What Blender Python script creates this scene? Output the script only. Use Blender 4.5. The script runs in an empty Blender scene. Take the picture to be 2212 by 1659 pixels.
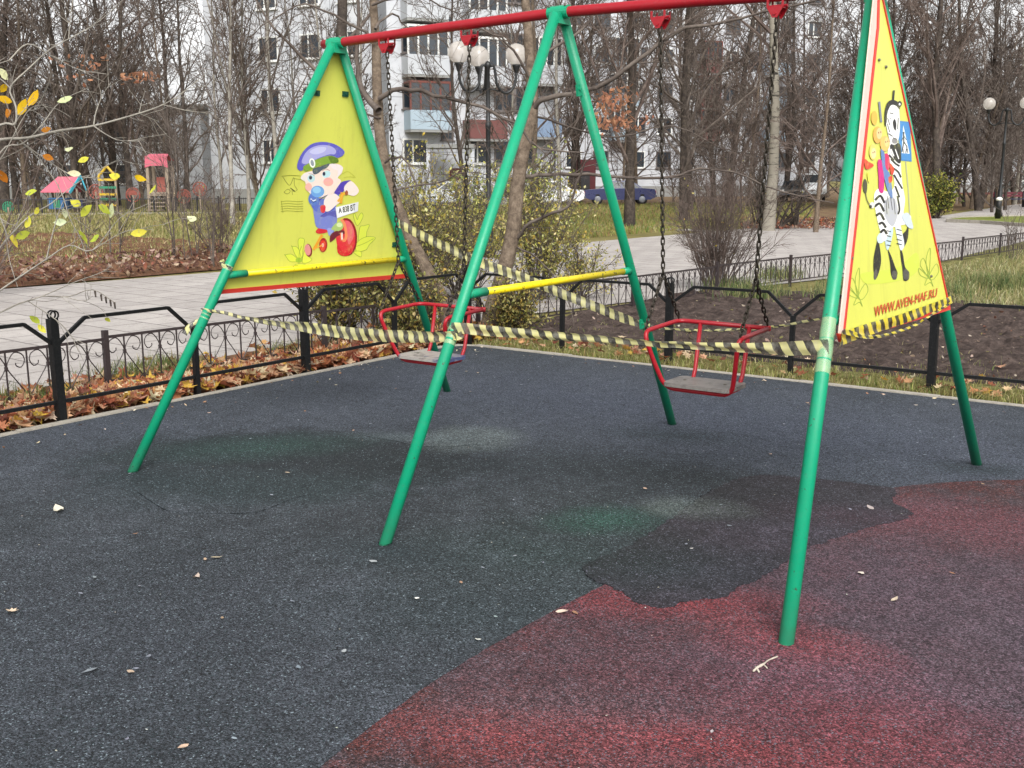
import bpy, math, random
from mathutils import Vector, Matrix
from mathutils.geometry import tessellate_polygon
from mathutils import noise as mnoise
R = math.radians
sc = bpy.context.scene
C = sc.collection

# ------------------------------------------------------------------ camera
CAM = Vector((2.8503, -4.4047, 1.4603))
FPX, CX, CY = 2303.9, 1106.0, 829.5          # focal length and centre, in units of a 2212 x 1659 frame
cam_d = bpy.data.cameras.new('camera')
cam = bpy.data.objects.new('camera', cam_d); C.objects.link(cam)
cam.location = CAM
cam.rotation_euler = (1.3809, 0.001, 0.6179)
cam_d.sensor_width = 36.0
cam_d.lens = 36.0 * FPX / 2212.0
cam_d.clip_start = 0.05; cam_d.clip_end = 1500
sc.camera = cam
ROT = cam.rotation_euler.to_matrix()

# ------------------------------------------------------------------ sky, sun, exposure
SUN_EL, SUN_AZ = R(42), R(135)
w = bpy.data.worlds.new('World'); sc.world = w; w.use_nodes = True
nt = w.node_tree
bg = nt.nodes['Background']
sky = nt.nodes.new('ShaderNodeTexSky'); sky.sky_type = 'NISHITA'; sky.sun_disc = False
sky.sun_elevation = SUN_EL; sky.sun_rotation = SUN_AZ; sky.air_density = 1.0; sky.dust_density = 3.0
hs = nt.nodes.new('ShaderNodeHueSaturation'); hs.inputs['Saturation'].default_value = 0.06
hs.inputs['Value'].default_value = 1.0
nt.links.new(sky.outputs[0], hs.inputs['Color']); nt.links.new(hs.outputs[0], bg.inputs['Color'])
bg.inputs['Strength'].default_value = 0.15
sun_d = bpy.data.lights.new('sun', 'SUN'); sun_d.energy = 1.5; sun_d.angle = R(35); sun_d.color = (1.0, 0.975, 0.94)
sun = bpy.data.objects.new('sun', sun_d); C.objects.link(sun)
_d = Vector((math.sin(SUN_AZ) * math.cos(SUN_EL), math.cos(SUN_AZ) * math.cos(SUN_EL), math.sin(SUN_EL)))
sun.rotation_euler = _d.to_track_quat('Z', 'Y').to_euler()
sc.view_settings.view_transform = 'Standard'; sc.view_settings.look = 'None'
sc.view_settings.exposure = 0.78; sc.view_settings.gamma = 1.0
sc.cycles.max_bounces = 4; sc.cycles.diffuse_bounces = 2; sc.cycles.glossy_bounces = 2
sc.cycles.transmission_bounces = 3; sc.cycles.transparent_max_bounces = 5

# ------------------------------------------------------------------ helpers: where things stand
def ray(px, py): return ROT @ Vector(((px - CX) / FPX, -(py - CY) / FPX, -1.0))
def gat(px, py, z=0.0):
    d = ray(px, py); return CAM + d * ((z - CAM.z) / d.z)
def at(px, py, dep): return CAM + ray(px, py) * dep
def col(px, dep, z=0.0):                      # ground point in the direction px at a distance
    d = ray(px, 386.0); d.z = 0; d.normalize(); k = ray(px, 386.0); k.z = 0
    p = CAM + k * dep; return Vector((p.x, p.y, z))
def plane_hit(px, py, p0, n):
    d = ray(px, py); return CAM + d * ((p0 - CAM).dot(n) / d.dot(n))

# ------------------------------------------------------------------ helpers: colour and materials
def lin(c):
    if isinstance(c, str):
        c = [int(c[i:i + 2], 16) / 255 for i in (0, 2, 4)]
        return tuple((x / 12.92 if x <= .04045 else ((x + .055) / 1.055) ** 2.4) for x in c)
    return tuple(c)
class N:
    """small node-tree builder"""
    def __init__(s, name):
        s.m = bpy.data.materials.new(name); s.m.use_nodes = True
        s.t = s.m.node_tree; s.b = s.t.nodes['Principled BSDF']; s.out = s.t.nodes['Material Output']
    def n(s, typ, **k):
        x = s.t.nodes.new('ShaderNode' + typ)
        for a, v in k.items(): setattr(x, a, v)
        return x
    def l(s, a, b): s.t.links.new(a, b)
    def coord(s, kind='Object'):
        if not hasattr(s, '_tc'): s._tc = s.n('TexCoord')
        return s._tc.outputs[kind]
    def noise(s, scale, detail=3, rough=.6, vec=None, out='Fac', dist=0):
        x = s.n('TexNoise'); x.inputs['Scale'].default_value = scale; x.inputs['Detail'].default_value = detail
        x.inputs['Roughness'].default_value = rough; x.inputs['Distortion'].default_value = dist
        s.l(vec or s.coord(), x.inputs['Vector']); return x.outputs[out]
    def ramp(s, fac, stops):
        x = s.n('ValToRGB'); r = x.color_ramp
        while len(r.elements) < len(stops): r.elements.new(.5)
        for e, (p, c) in zip(r.elements, stops):
            e.position = p; c = lin(c) if not isinstance(c, (int, float)) else (c, c, c); e.color = (*c, 1)
        s.l(fac, x.inputs[0]); return x.outputs[0]
    def mix(s, fac, a, b, mode='MIX'):
        x = s.n('Mix', data_type='RGBA', blend_type=mode)
        for k, sock, v in ((0, x.inputs[0], fac), (1, x.inputs[6], a), (2, x.inputs[7], b)):
            if hasattr(v, 'links'): s.l(v, sock)
            elif isinstance(v, (int, float)): sock.default_value = v if k == 0 else (v, v, v, 1)
            else: sock.default_value = (*lin(v), 1)
        return x.outputs[2]
    def math(s, op, a, b=0.0, c=0.0, clamp=False):
        x = s.n('Math', operation=op, use_clamp=clamp)
        for sock, v in zip(x.inputs, (a, b, c)):
            if hasattr(v, 'links'): s.l(v, sock)
            else: sock.default_value = v
        return x.outputs[0]
    def attr(s, name='Col'):
        x = s.n('Attribute'); x.attribute_name = name; return x.outputs['Color']
    def set(s, base=None, rough=None, metal=None, spec=None, bump=None, bdist=.01, bstr=1.0, trans=None):
        b = s.b
        for nm, v in (('Base Color', base), ('Roughness', rough), ('Metallic', metal), ('Specular IOR Level', spec), ('Transmission Weight', trans)):
            if v is None: continue
            if hasattr(v, 'links'): s.l(v, b.inputs[nm])
            elif nm == 'Base Color': b.inputs[nm].default_value = (*lin(v), 1)
            else: b.inputs[nm].default_value = v
        if bump is not None:
            x = s.n('Bump'); x.inputs['Distance'].default_value = bdist; x.inputs['Strength'].default_value = bstr
            s.l(bump, x.inputs['Height']); s.l(x.outputs[0], b.inputs['Normal'])
        return s.m
    def blob(s, p, rx, ry, rot=0, soft=.5, wob=.42):
        """soft elliptical stain mask at a place on the ground"""
        mp = s.n('Mapping', vector_type='TEXTURE'); mp.inputs['Location'].default_value = (p[0], p[1], 0)
        mp.inputs['Rotation'].default_value = (0, 0, rot); mp.inputs['Scale'].default_value = (rx, ry, 1000)
        s.l(s.coord(), mp.inputs['Vector'])
        ln = s.n('VectorMath', operation='LENGTH'); s.l(mp.outputs[0], ln.inputs[0])
        d = s.math('ADD', ln.outputs['Value'], s.math('MULTIPLY', s.math('SUBTRACT', s.noise(4.5, 7, .7), .5), wob * 3))
        return s.math('DIVIDE', s.math('SUBTRACT', 1.0 + soft, d), soft * 2, clamp=True)

def paint(name, c, rough=.35, var=.12, scale=6, bump=.0006, spec=.5, chips=None, chip_amt=.3):
    m = N(name); b = m.mix(m.noise(scale, 4), c, tuple(x * (1 - var * 2) for x in lin(c)))
    b = m.mix(m.math('MULTIPLY', m.ramp(m.noise(scale * 9, 3), [(.5, 0.0), (.75, 1.0)]), .25), b, tuple(min(1, x * .6 + .05) for x in lin(c)))
    if chips:
        b = m.mix(m.ramp(m.noise(42, 5, .75), [(.70 - chip_amt * .1, 0.0), (.72 - chip_amt * .1, 1.0)]), b, chips)
    return m.set(b, m.ramp(m.noise(scale * 3, 3), [(.3, rough), (.8, min(1, rough + .2))]), spec=spec, bump=m.noise(60, 3), bdist=bump)
def vcol(name, rough=.8, spec=.3, trans=False, var=.15, scale=30, sub=None):
    m = N(name); a = m.attr(); b = m.mix(1.0, a, m.ramp(m.noise(scale, 3), [(.25, 1 - var), (.75, 1 + 0.0)]), 'MULTIPLY') if var else a
    m.set(b, rough, spec=spec)
    if trans:
        tr = m.n('BsdfTranslucent'); m.l(b, tr.inputs[0]); mx = m.n('MixShader'); mx.inputs[0].default_value = .35
        m.l(m.b.outputs[0], mx.inputs[1]); m.l(tr.outputs[0], mx.inputs[2]); m.l(mx.outputs[0], m.out.inputs[0])
    return m.m

# ------------------------------------------------------------------ helpers: meshes and objects
def tag(o, label=None, cat=None, group=None, kind=None):
    if label: o['label'] = label
    if cat: o['category'] = cat
    if group: o['group'] = group
    if kind: o['kind'] = kind
    return o
def empty(name, loc, label, cat, group=None, rz=0.0):
    o = bpy.data.objects.new(name, None); C.objects.link(o); o.location = loc; o.rotation_euler = (0, 0, rz)
    o.empty_display_size = .2
    return tag(o, label, cat, group)
class MB:
    """collects shapes, then links them as ONE mesh object"""
    def __init__(s): s.v = []; s.f = []; s.mi = []; s.c = []; s.uv = []; s.cur = 0; s.colr = None; s.usecol = False
    def add(s, vs, fs, c=None):
        o = len(s.v); s.v.extend([tuple(v) for v in vs])
        for f in fs:
            s.f.append([i + o for i in f]); s.mi.append(s.cur)
        cc = c if c is not None else s.colr
        if cc is not None: s.usecol = True
        s.c.extend([cc or (1, 1, 1)] * len(fs))
    def box(s, lo, hi, c=None, M=None):
        x0, y0, z0 = lo; x1, y1, z1 = hi
        vs = [Vector(p) for p in ((x0, y0, z0), (x1, y0, z0), (x1, y1, z0), (x0, y1, z0), (x0, y0, z1), (x1, y0, z1), (x1, y1, z1), (x0, y1, z1))]
        if M is not None: vs = [M @ v for v in vs]
        s.add(vs, [(3, 2, 1, 0), (4, 5, 6, 7), (0, 1, 5, 4), (1, 2, 6, 5), (2, 3, 7, 6), (3, 0, 4, 7)], c)
    def bar(s, a, b, wx, wz, c=None, up=Vector((0, 0, 1))):
        a, b = Vector(a), Vector(b); d = (b - a).normalized()
        side = d.cross(up)
        if side.length < 1e-4: side = d.cross(Vector((1, 0, 0)))
        side.normalize(); u = side.cross(d)
        vs = []
        for p in (a, b):
            for i, j in ((-1, -1), (1, -1), (1, 1), (-1, 1)): vs.append(p + side * (i * wx / 2) + u * (j * wz / 2))
        s.add(vs, [(3, 2, 1, 0), (4, 5, 6, 7), (0, 1, 5, 4), (1, 2, 6, 5), (2, 3, 7, 6), (3, 0, 4, 7)], c)
    def tube(s, pts, r, n=8, cap=True, c=None, closed=False):
        pts = [Vector(p) for p in pts]; m = len(pts)
        rs = r if isinstance(r, (list, tuple)) else [r] * m
        t0 = (pts[1] - pts[0]).normalized()
        nrm = t0.cross(Vector((0, 0, 1)))
        if nrm.length < .05: nrm = t0.cross(Vector((1, 0, 0)))
        nrm.normalize(); o = len(s.v); fs = []; vs = []
        cs = [(math.cos(2 * math.pi * k / n), math.sin(2 * math.pi * k / n)) for k in range(n)]
        for i in range(m):
            if closed: t = pts[(i + 1) % m] - pts[i - 1]
            elif i == 0: t = pts[1] - pts[0]
            elif i == m - 1: t = pts[-1] - pts[-2]
            else: t = pts[i + 1] - pts[i - 1]
            if t.length < 1e-9: t = t0
            t = t.normalized(); nrm = nrm - t * nrm.dot(t)
            if nrm.length < 1e-6: nrm = t.orthogonal()
            nrm.normalize(); b = t.cross(nrm); t0 = t; p = pts[i]; rr = rs[i]
            for cx, sx in cs: vs.append(p + nrm * (cx * rr) + b * (sx * rr))
        for i in range(m if closed else m - 1):
            j = (i + 1) % m
            for k in range(n):
                k2 = (k + 1) % n; fs.append((i * n + k, i * n + k2, j * n + k2, j * n + k))
        if cap and not closed:
            fs.append(tuple(range(n - 1, -1, -1))); fs.append(tuple((m - 1) * n + k for k in range(n)))
        s.add(vs, fs, c)
    def lathe(s, prof, n=20, M=None, c=None):
        vs = []; fs = []
        for r, z in prof:
            for k in range(n):
                a = 2 * math.pi * k / n; vs.append(Vector((r * math.cos(a), r * math.sin(a), z)))
        for i in range(len(prof) - 1):
            for k in range(n):
                k2 = (k + 1) % n; fs.append((i * n + k, i * n + k2, (i + 1) * n + k2, (i + 1) * n + k))
        fs.append(tuple(range(n - 1, -1, -1))); fs.append(tuple((len(prof) - 1) * n + k for k in range(n)))
        if M is not None: vs = [M @ v for v in vs]
        s.add(vs, fs, c)
    def prism(s, poly, z0, z1, c=None, M=None):
        n = len(poly); vs = [Vector((p[0], p[1], z0)) for p in poly] + [Vector((p[0], p[1], z1)) for p in poly]
        tr = tessellate_polygon([[Vector((p[0], p[1], 0)) for p in poly]])
        area = sum(poly[i][0] * poly[(i + 1) % n][1] - poly[(i + 1) % n][0] * poly[i][1] for i in range(n))
        fs = [(i, (i + 1) % n, (i + 1) % n + n, i + n) if area > 0 else ((i + 1) % n, i, i + n, (i + 1) % n + n) for i in range(n)]
        for t in tr:
            a, b, d = [vs[i] for i in t]
            if (b - a).cross(d - a).z < 0: t = (t[0], t[2], t[1])
            fs.append(tuple(i + n for i in t)); fs.append((t[2], t[1], t[0]))
        if M is not None: vs = [M @ v for v in vs]
        s.add(vs, fs, c)
    def build(s, name, mat, parent=None, smooth=False, origin=None):
        me = bpy.data.meshes.new(name)
        vs = s.v if origin is None else [(v[0] - origin[0], v[1] - origin[1], v[2] - origin[2]) for v in s.v]
        me.from_pydata(vs, [], s.f)
        for m in (mat if isinstance(mat, (list, tuple)) else [mat]): me.materials.append(m)
        if isinstance(mat, (list, tuple)): me.polygons.foreach_set('material_index', s.mi)
        if smooth: me.polygons.foreach_set('use_smooth', [True] * len(me.polygons))
        if s.usecol:
            a = me.color_attributes.new('Col', 'FLOAT_COLOR', 'CORNER'); arr = []
            for f, c in zip(s.f, s.c): arr.extend((c[0], c[1], c[2], 1.0) * len(f))
            a.data.foreach_set('color', arr)
        if s.uv:
            u = me.uv_layers.new(name='UVMap'); arr = []
            for f in s.f:
                for i in f: arr.extend(s.uv[i])
            u.data.foreach_set('uv', arr)
        me.update()
        o = bpy.data.objects.new(name, me); C.objects.link(o)
        if origin is not None and parent is None: o.location = origin
        if parent is not None: o.parent = parent
        return o
def part(name, mb, mat, parent, smooth=False, world=True):
    """a child whose vertices were given in world space (or in the parent's own space)"""
    if world:
        inv = (Matrix.Translation(parent_world(parent)) @ Matrix.Rotation(parent_rz(parent), 4, 'Z')).inverted()
        mb.v = [tuple(inv @ Vector(v)) for v in mb.v]
    return mb.build(name, mat, parent, smooth)
def parent_world(o):
    p = Vector(o.location)
    while o.parent: o = o.parent; p += Vector(o.location)
    return p
def parent_rz(o):
    a = o.rotation_euler.z
    while o.parent: o = o.parent; a += o.rotation_euler.z
    return a
def dup(root, loc, rz=0.0, scale=1.0, label=None, group=None):
    r = root.copy(); C.objects.link(r); r.location = loc; r.rotation_euler = (0, 0, rz); r.scale = (scale, scale, scale)
    if label: r['label'] = label
    if group: r['group'] = group
    for ch in list(root.children):
        c = ch.copy(); C.objects.link(c); c.parent = r
        for g in list(ch.children):
            d = g.copy(); C.objects.link(d); d.parent = c
    return r
def fillet(pts, rad, seg=5):
    pts = [Vector(p) for p in pts]; out = [pts[0]]
    for i in range(1, len(pts) - 1):
        a, b, c = pts[i - 1], pts[i], pts[i + 1]
        u = (a - b); v = (c - b); r = min(rad, u.length * .49, v.length * .49); u.normalize(); v.normalize()
        p0, p2 = b + u * r, b + v * r
        for k in range(seg + 1):
            t = k / seg; out.append(p0 * (1 - t) ** 2 + b * 2 * t * (1 - t) + p2 * t * t)
    out.append(pts[-1]); return out
def smooth_line(pts, seg=6, closed=False):
    pts = [Vector(p) for p in pts]; n = len(pts); out = []
    rng_ = range(n if closed else n - 1)
    for i in rng_:
        p0 = pts[(i - 1) % n] if closed or i > 0 else pts[0] * 2 - pts[1]
        p1, p2 = pts[i], pts[(i + 1) % n]
        p3 = pts[(i + 2) % n] if closed or i + 2 < n else pts[-1] * 2 - pts[-2]
        for k in range(seg):
            t = k / seg
            out.append(.5 * ((2 * p1) + (p2 - p0) * t + (2 * p0 - 5 * p1 + 4 * p2 - p3) * t * t + (3 * p1 - p0 - 3 * p2 + p3) * t ** 3))
    if not closed: out.append(pts[-1])
    return out

# ================================================================== THE SETTING
rnd = random.Random(11)
def poly_sheet(name, pts, z, mat, thick=0.0):
    mb = MB()
    if thick: mb.prism([(p[0], p[1]) for p in pts], z - thick, z)
    else:
        vs = [Vector((p[0], p[1], z)) for p in pts]
        fs = []
        for t in tessellate_polygon([[Vector((p[0], p[1], 0)) for p in pts]]):
            a, b, d = [vs[i] for i in t]
            fs.append(t if (b - a).cross(d - a).z > 0 else (t[0], t[2], t[1]))
        mb.add(vs, fs)
    return tag(mb.build(name, mat), kind='structure')

# ---- far ground
m = N('meadow_ground')
g1 = m.ramp(m.noise(.35, 5, .65), [(.3, '5d5a38'), (.5, '77713f'), (.62, '8a8256'), (.75, '6a5a44')])
g1 = m.mix(m.ramp(m.noise(6, 5, .7), [(.4, 0.0), (.7, .8)]), g1, '55482f')
g1 = m.mix(m.ramp(m.noise(40, 3, .7), [(.45, 0.0), (.7, .6)]), g1, '8d8560')
M_meadow = m.set(g1, .95, spec=.1, bump=m.noise(25, 4), bdist=.012)
gm = MB(); gm.add([(-400, -250, -.045), (400, -250, -.045), (400, 600, -.045), (-400, 600, -.045)], [(0, 1, 2, 3)])
tag(gm.build('ground', M_meadow), kind='structure')

# ---- woodland floor (dead leaves under the trees)
m = N('woodland_floor')
g1 = m.ramp(m.noise(1.4, 5, .7), [(.3, '4b4038'), (.5, '6c5a48'), (.62, '7c7450'), (.75, '6a6a3e')])
g1 = m.mix(m.ramp(m.noise(30, 4, .8), [(.45, 0.0), (.65, .7)]), g1, '8c6a52')
M_wood = m.set(g1, .95, spec=.1, bump=m.noise(30, 4), bdist=.012)
poly_sheet('woodland_floor', [(-12.5, 29), (-9.6, 46), (-9.5, 80), (60, 90), (60, 200), (-160, 160), (-160, 95), (-40, 60), (-30, 42)], -.041, M_wood)

# ---- paved path
m = N('path_paving')
br = m.n('TexBrick'); br.inputs['Scale'].default_value = 1.0; br.offset = .5
mp = m.n('Mapping'); mp.inputs['Rotation'].default_value = (0, 0, R(4)); m.l(m.coord(), mp.inputs[0]); m.l(mp.outputs[0], br.inputs['Vector'])
br.inputs['Color1'].default_value = (*lin('b3ada8'), 1); br.inputs['Color2'].default_value = (*lin('a29c98'), 1); br.inputs['Mortar'].default_value = (*lin('6c6765'), 1)
br.inputs['Brick Width'].default_value = .5; br.inputs['Row Height'].default_value = .5; br.inputs['Mortar Size'].default_value = .012; br.inputs['Mortar Smooth'].default_value = .3
pv = m.mix(m.ramp(m.noise(1.3, 5, .7), [(.35, 0.0), (.75, .5)]), br.outputs[0], '8b8581')
pv = m.mix(m.ramp(m.noise(14, 4, .75), [(.5, 0.0), (.75, .55)]), pv, '7f7973')
pv = m.mix(m.ramp(m.noise(55, 2, .8), [(.62, 0.0), (.70, .6)]), pv, '75604f')
M_path = m.set(pv, .8, spec=.3, bump=m.math('ADD', m.math('MULTIPLY', br.outputs['Fac'], -1.0), m.noise(30, 3)), bdist=.006)
poly_sheet('paved_path', [(-12.6, -40), (-5.2, -40), (-4.45, -3), (-4.35, 2), (-4.1, 4.2), (-3.6, 7), (-3.0, 10), (-2.2, 13.5), (-1.6, 17), (-.7, 21), (0, 30), (30, 45), (30, 52), (-3, 52), (-6, 60), (-7, 80), (-10.2, 80), (-9.6, 60), (-8.4, 42), (-9.3, 33), (-10.3, 28), (-10.6, 18), (-10.7, 12), (-11.2, 7), (-11.5, 3), (-12.2, -5)], -.03, M_path)
# side path crossing the lawn
poly_sheet('side_path', [gat(1150, 474)[:2], gat(1219, 476)[:2], gat(1433, 488)[:2], gat(1560, 497)[:2], gat(1560, 500)[:2], gat(1433, 493)[:2], gat(1219, 480)[:2], gat(1150, 478)[:2]], -.034, M_path)

# ---- kerbed green island in the path
m = N('short_turf')
g1 = m.ramp(m.noise(4, 5, .7), [(.3, '5c6a35'), (.5, '77803f'), (.7, '8b8756')])
M_turf = m.set(g1, .95, spec=.1, bump=m.noise(60, 4), bdist=.03)
isl = [gat(2047, 478), gat(2052, 474), gat(2075, 471.5), gat(2120, 470), gat(2230, 468), gat(2420, 466), gat(2420, 505), gat(2212, 487.5), gat(2120, 481)]
poly_sheet('grass_island', isl, .03, M_turf, .08)
m = N('old_concrete')
cc = m.ramp(m.noise(5, 5, .7), [(.3, '8b857b'), (.55, 'a39d92'), (.75, '7b766b')])
cc = m.mix(m.ramp(m.noise(50, 3, .7), [(.55, 0.0), (.7, .6)]), cc, '655f56')
M_conc = m.set(cc, .9, spec=.2, bump=m.noise(80, 4), bdist=.004)
kb = MB()
ip = [Vector((p.x, p.y, 0)) for p in isl]
for i in range(len(ip)):
    a, b = ip[i], ip[(i + 1) % len(ip)]
    kb.bar(a + Vector((0, 0, .01)), b + Vector((0, 0, .01)), .12, .14)
tag(kb.build('island_kerb', M_conc), kind='structure')

# ---- rubber playground surfacing
def rubber(name, base_stops, tints, spots, blobs, rough=.88, mottle=None):
    m = N(name)
    big = m.noise(1.1, 4, .6)
    b = m.ramp(big, base_stops)
    if mottle:
        for c_, sc_, lo_, am_ in mottle: b = m.mix(m.math('MULTIPLY', m.ramp(m.noise(sc_, 6, .72), [(lo_, 0.0), (lo_ + .10, 1.0)]), am_), b, c_)
    for p, rx, ry, rot, soft, c, amt in blobs:
        b = m.mix(m.math('MULTIPLY', m.blob(p, rx, ry, rot, soft), amt), b, c)
    # rubber granules: dark gaps, pale and tinted crumbs
    vo = m.n('TexVoronoi'); vo.inputs['Scale'].default_value = 210; m.l(m.coord(), vo.inputs['Vector'])
    sep = m.n('SeparateColor'); m.l(vo.outputs['Color'], sep.inputs[0])
    b = m.mix(1.0, b, m.ramp(sep.outputs[0], [(0.0, .22), (.5, .92), (.86, 1.55), (1.0, 2.3)]), 'MULTIPLY')
    for (lo, c, amt) in tints:
        b = m.mix(m.math('MULTIPLY', m.ramp(sep.outputs[1], [(lo, 0.0), (lo + .02, 1.0)]), amt), b, c)
    b = m.mix(1.0, b, m.ramp(m.noise(60, 4, .8), [(.3, .50), (.5, 1.0), (.72, 1.55)]), 'MULTIPLY')
    b = m.mix(1.0, b, m.ramp(m.noise(9, 5, .75), [(.3, .74), (.7, 1.26)]), 'MULTIPLY')
    # worn pale specks trodden into the surface
    b = m.mix(m.ramp(m.noise(spots, 2, .4), [(.79, 0.0), (.83, .35)]), b, '8c9198')
    hgt = m.math('ADD', m.math('MULTIPLY', vo.outputs['Distance'], -1.0), m.math('MULTIPLY', m.noise(70, 3, .7), .9))
    return m.set(b, rough, spec=.28, bump=hgt, bdist=.0035, bstr=.9)
gb = lambda px, py, rx, ry, rot, soft, c, amt: (gat(px, py), rx, ry, rot, soft, c, amt)
M_grey = rubber('grey_rubber', [(.3, '2d3135'), (.5, '363a3f'), (.72, '44484f')],
    [(.90, '1c2a2c', .75), (.965, '7f8b93', .7)], 7,
    [gb(1500, 900, 2.6, 1.0, 0, .8, '434855', .8), gb(300, 920, 1.6, .9, .4, .9, '40454f', .7),
     gb(560, 1000, 1.0, .62, R(20), .22, '20292b', .75), gb(720, 975, .9, .45, R(20), .2, '212529', .75), gb(520, 1060, .7, .3, R(35), .35, '2a3437', .5), gb(560, 965, .45, .22, R(50), .7, '28443d', .5),
     gb(1010, 948, .30, .30, R(20), .3, '5c6465', .7), gb(880, 945, .3, .1, R(20), .5, '545e62', .5),
     gb(1170, 1010, .75, .42, R(25), .6, '20262a', .65), gb(1330, 1120, .55, .4, R(30), .7, '242a2b', .7), gb(1560, 1040, .6, .2, R(10), .7, '262a2c', .6), gb(1310, 1122, .22, .16, R(50), .6, '2a5044', .55), gb(1460, 1095, .15, .15, R(20), .4, '565e5c', .65),
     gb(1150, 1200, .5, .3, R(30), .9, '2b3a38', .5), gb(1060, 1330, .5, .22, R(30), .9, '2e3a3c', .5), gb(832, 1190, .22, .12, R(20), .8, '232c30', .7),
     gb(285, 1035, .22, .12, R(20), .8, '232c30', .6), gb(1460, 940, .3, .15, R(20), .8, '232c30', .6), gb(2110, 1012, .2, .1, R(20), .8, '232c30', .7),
     gb(200, 1400, 1.0, .8, 0, .9, '363a41', .6)])
PAD = [(-3.03, -14), (12, -14), (12, 3.05), (-2.86, 3.05), (-2.97, 3.0), (-3.03, 2.88)]
poly_sheet('rubber_playground_surface', PAD, 0.0, M_grey, .08)
def jag(pts, seed, step=.05, amp=.007):
    r = random.Random(seed); out = []
    n = len(pts)
    for i in range(n):
        a, b = Vector(pts[i][:2]), Vector(pts[(i + 1) % n][:2]); d = b - a; k = max(1, min(80, int(d.length / step)))
        nn = Vector((-d.y, d.x)).normalized() if d.length > 1e-6 else Vector((0, 0))
        for j in range(k):
            q = a + d * (j / k)
            out.append(q + nn * r.uniform(-amp, amp) + d.normalized() * r.uniform(-amp, amp))
    return out
def curve_pix(pp): return [gat(*p) for p in pp]
red_edge = smooth_line([Vector((*gat(x, y)[:2], 0)) for x, y in ((560, 1790), (700, 1655), (900, 1500), (1100, 1375), (1310, 1262), (1420, 1203), (1560, 1180), (1700, 1150), (1800, 1090), (1880, 1068), (1950, 1052), (2060, 1043), (2212, 1038), (2500, 1042))], 4)
red = [(p.x, p.y) for p in red_edge] + [(9, -2.5), (9, -8), (0.2, -8)]
M_red = rubber('red_rubber', [(.3, '461e1c'), (.5, '472724'), (.7, '4f2e2b')],
    [(.80, '33292e', .8), (.93, '6f6670', .7)], 7,
    [gb(2050, 1300, 1.5, .9, R(10), .8, '4d3d46', .85), gb(2150, 1560, .55, .9, 0, .8, '4a4049', .85), gb(2000, 1120, 1.0, .25, R(10), .7, '60393f', .8),
     gb(1500, 1480, .7, .35, R(30), .9, '56383f', .65), gb(1720, 1400, .22, .14, 0, .8, '7c3234', .8), gb(1250, 1560, .35, .14, R(30), .8, '5b4a50', .6),
     gb(1800, 1480, .3, .2, 0, .9, '5c4450', .7), gb(1450, 1300, .35, .12, R(30), .8, '7a3034', .7), gb(1100, 1600, .3, .12, R(20), .8, '7c3638', .6),
     gb(1900, 1600, .35, .22, 0, .8, '6f2c30', .6), gb(1560, 1620, .3, .1, R(15), .8, '7c3032', .6)], mottle=[('40373a', 3.2, .46, .8), ('6a2a28', 2.3, .56, .6), ('3a3338', 9, .54, .45)])
tag_red = MB(); rp = jag(red, 3, .04, .003)
tag_red.prism(rp, -.01, .004); tag(tag_red.build('red_rubber_surface', M_red), kind='structure')
# darker repair patch between the two colours
patch = [Vector((*gat(x, y)[:2], 0)) for x, y in ((1300, 1262), (1330, 1275), (1380, 1305), (1430, 1316), (1490, 1300), (1560, 1292), (1600, 1270), (1660, 1240), (1700, 1212), (1740, 1188), (1820, 1160), (1900, 1135), (1960, 1122), (1968, 1105), (1925, 1085), (1935, 1060), (1880, 1050), (1800, 1040), (1640, 1028), (1560, 1050), (1500, 1085), (1440, 1130), (1360, 1180), (1260, 1225))]
M_patch = rubber('dark_rubber_patch', [(.3, '2a2629'), (.5, '312c32'), (.7, '3a353d')],
    [(.88, '1d1f20', .8), (.95, '6a6a78', .7)], 7,
    [gb(1420, 1230, .4, .2, R(30), .8, '2b3037', .8), gb(1300, 1200, .35, .3, R(30), .8, '242a2b', .9), gb(1480, 1080, .4, .25, R(20), .8, '25292a', .8), gb(1750, 1060, .8, .16, R(5), .7, '2f2f33', .6), gb(1850, 1120, .3, .12, R(15), .9, '3a2c33', .7),
     gb(1460, 1095, .25, .14, R(20), .6, '555b59', .7)])
pm = MB(); pm.prism(jag([(p.x, p.y) for p in smooth_line(patch, 3, True)], 5, .018, .010), -.01, .006)
tag(pm.build('dark_rubber_patch', M_patch), kind='structure')
# cut seam of an older repair
M_seam_shade = N('seam_and_foot_shade').set('1c2124', .95, spec=.1)  # also used for the painted contact shade at the leg feet
sm = MB()
seam = smooth_line([gat(x, y, .003) for x, y in ((296, 1062), (330, 1085), (365, 1103), (440, 1108), (530, 1108), (575, 1100), (630, 1078), (700, 1060))], 10)
for i in range(len(seam) - 1):
    a, b = seam[i], seam[i + 1]; d = (b - a); n_ = Vector((-d.y, d.x, 0)).normalized() * (.0008 + .003 * rnd.random() ** 2)
    q = [a - n_, b - n_, b + n_, a + n_]; sm.add(q, [(0, 1, 2, 3)])
seam2 = smooth_line([gat(x, y, .003) for x, y in ((790, 942), (850, 952), (900, 962), (960, 965), (1030, 960))], 8)
for i in range(len(seam2) - 1):
    a, b = seam2[i], seam2[i + 1]; d = (b - a); n_ = Vector((-d.y, d.x, 0)).normalized() * .0025
    sm.add([a - n_, b - n_, b + n_, a + n_], [(0, 1, 2, 3)])
tag(sm.build('surface_seam', M_seam_shade), kind='structure')

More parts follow.
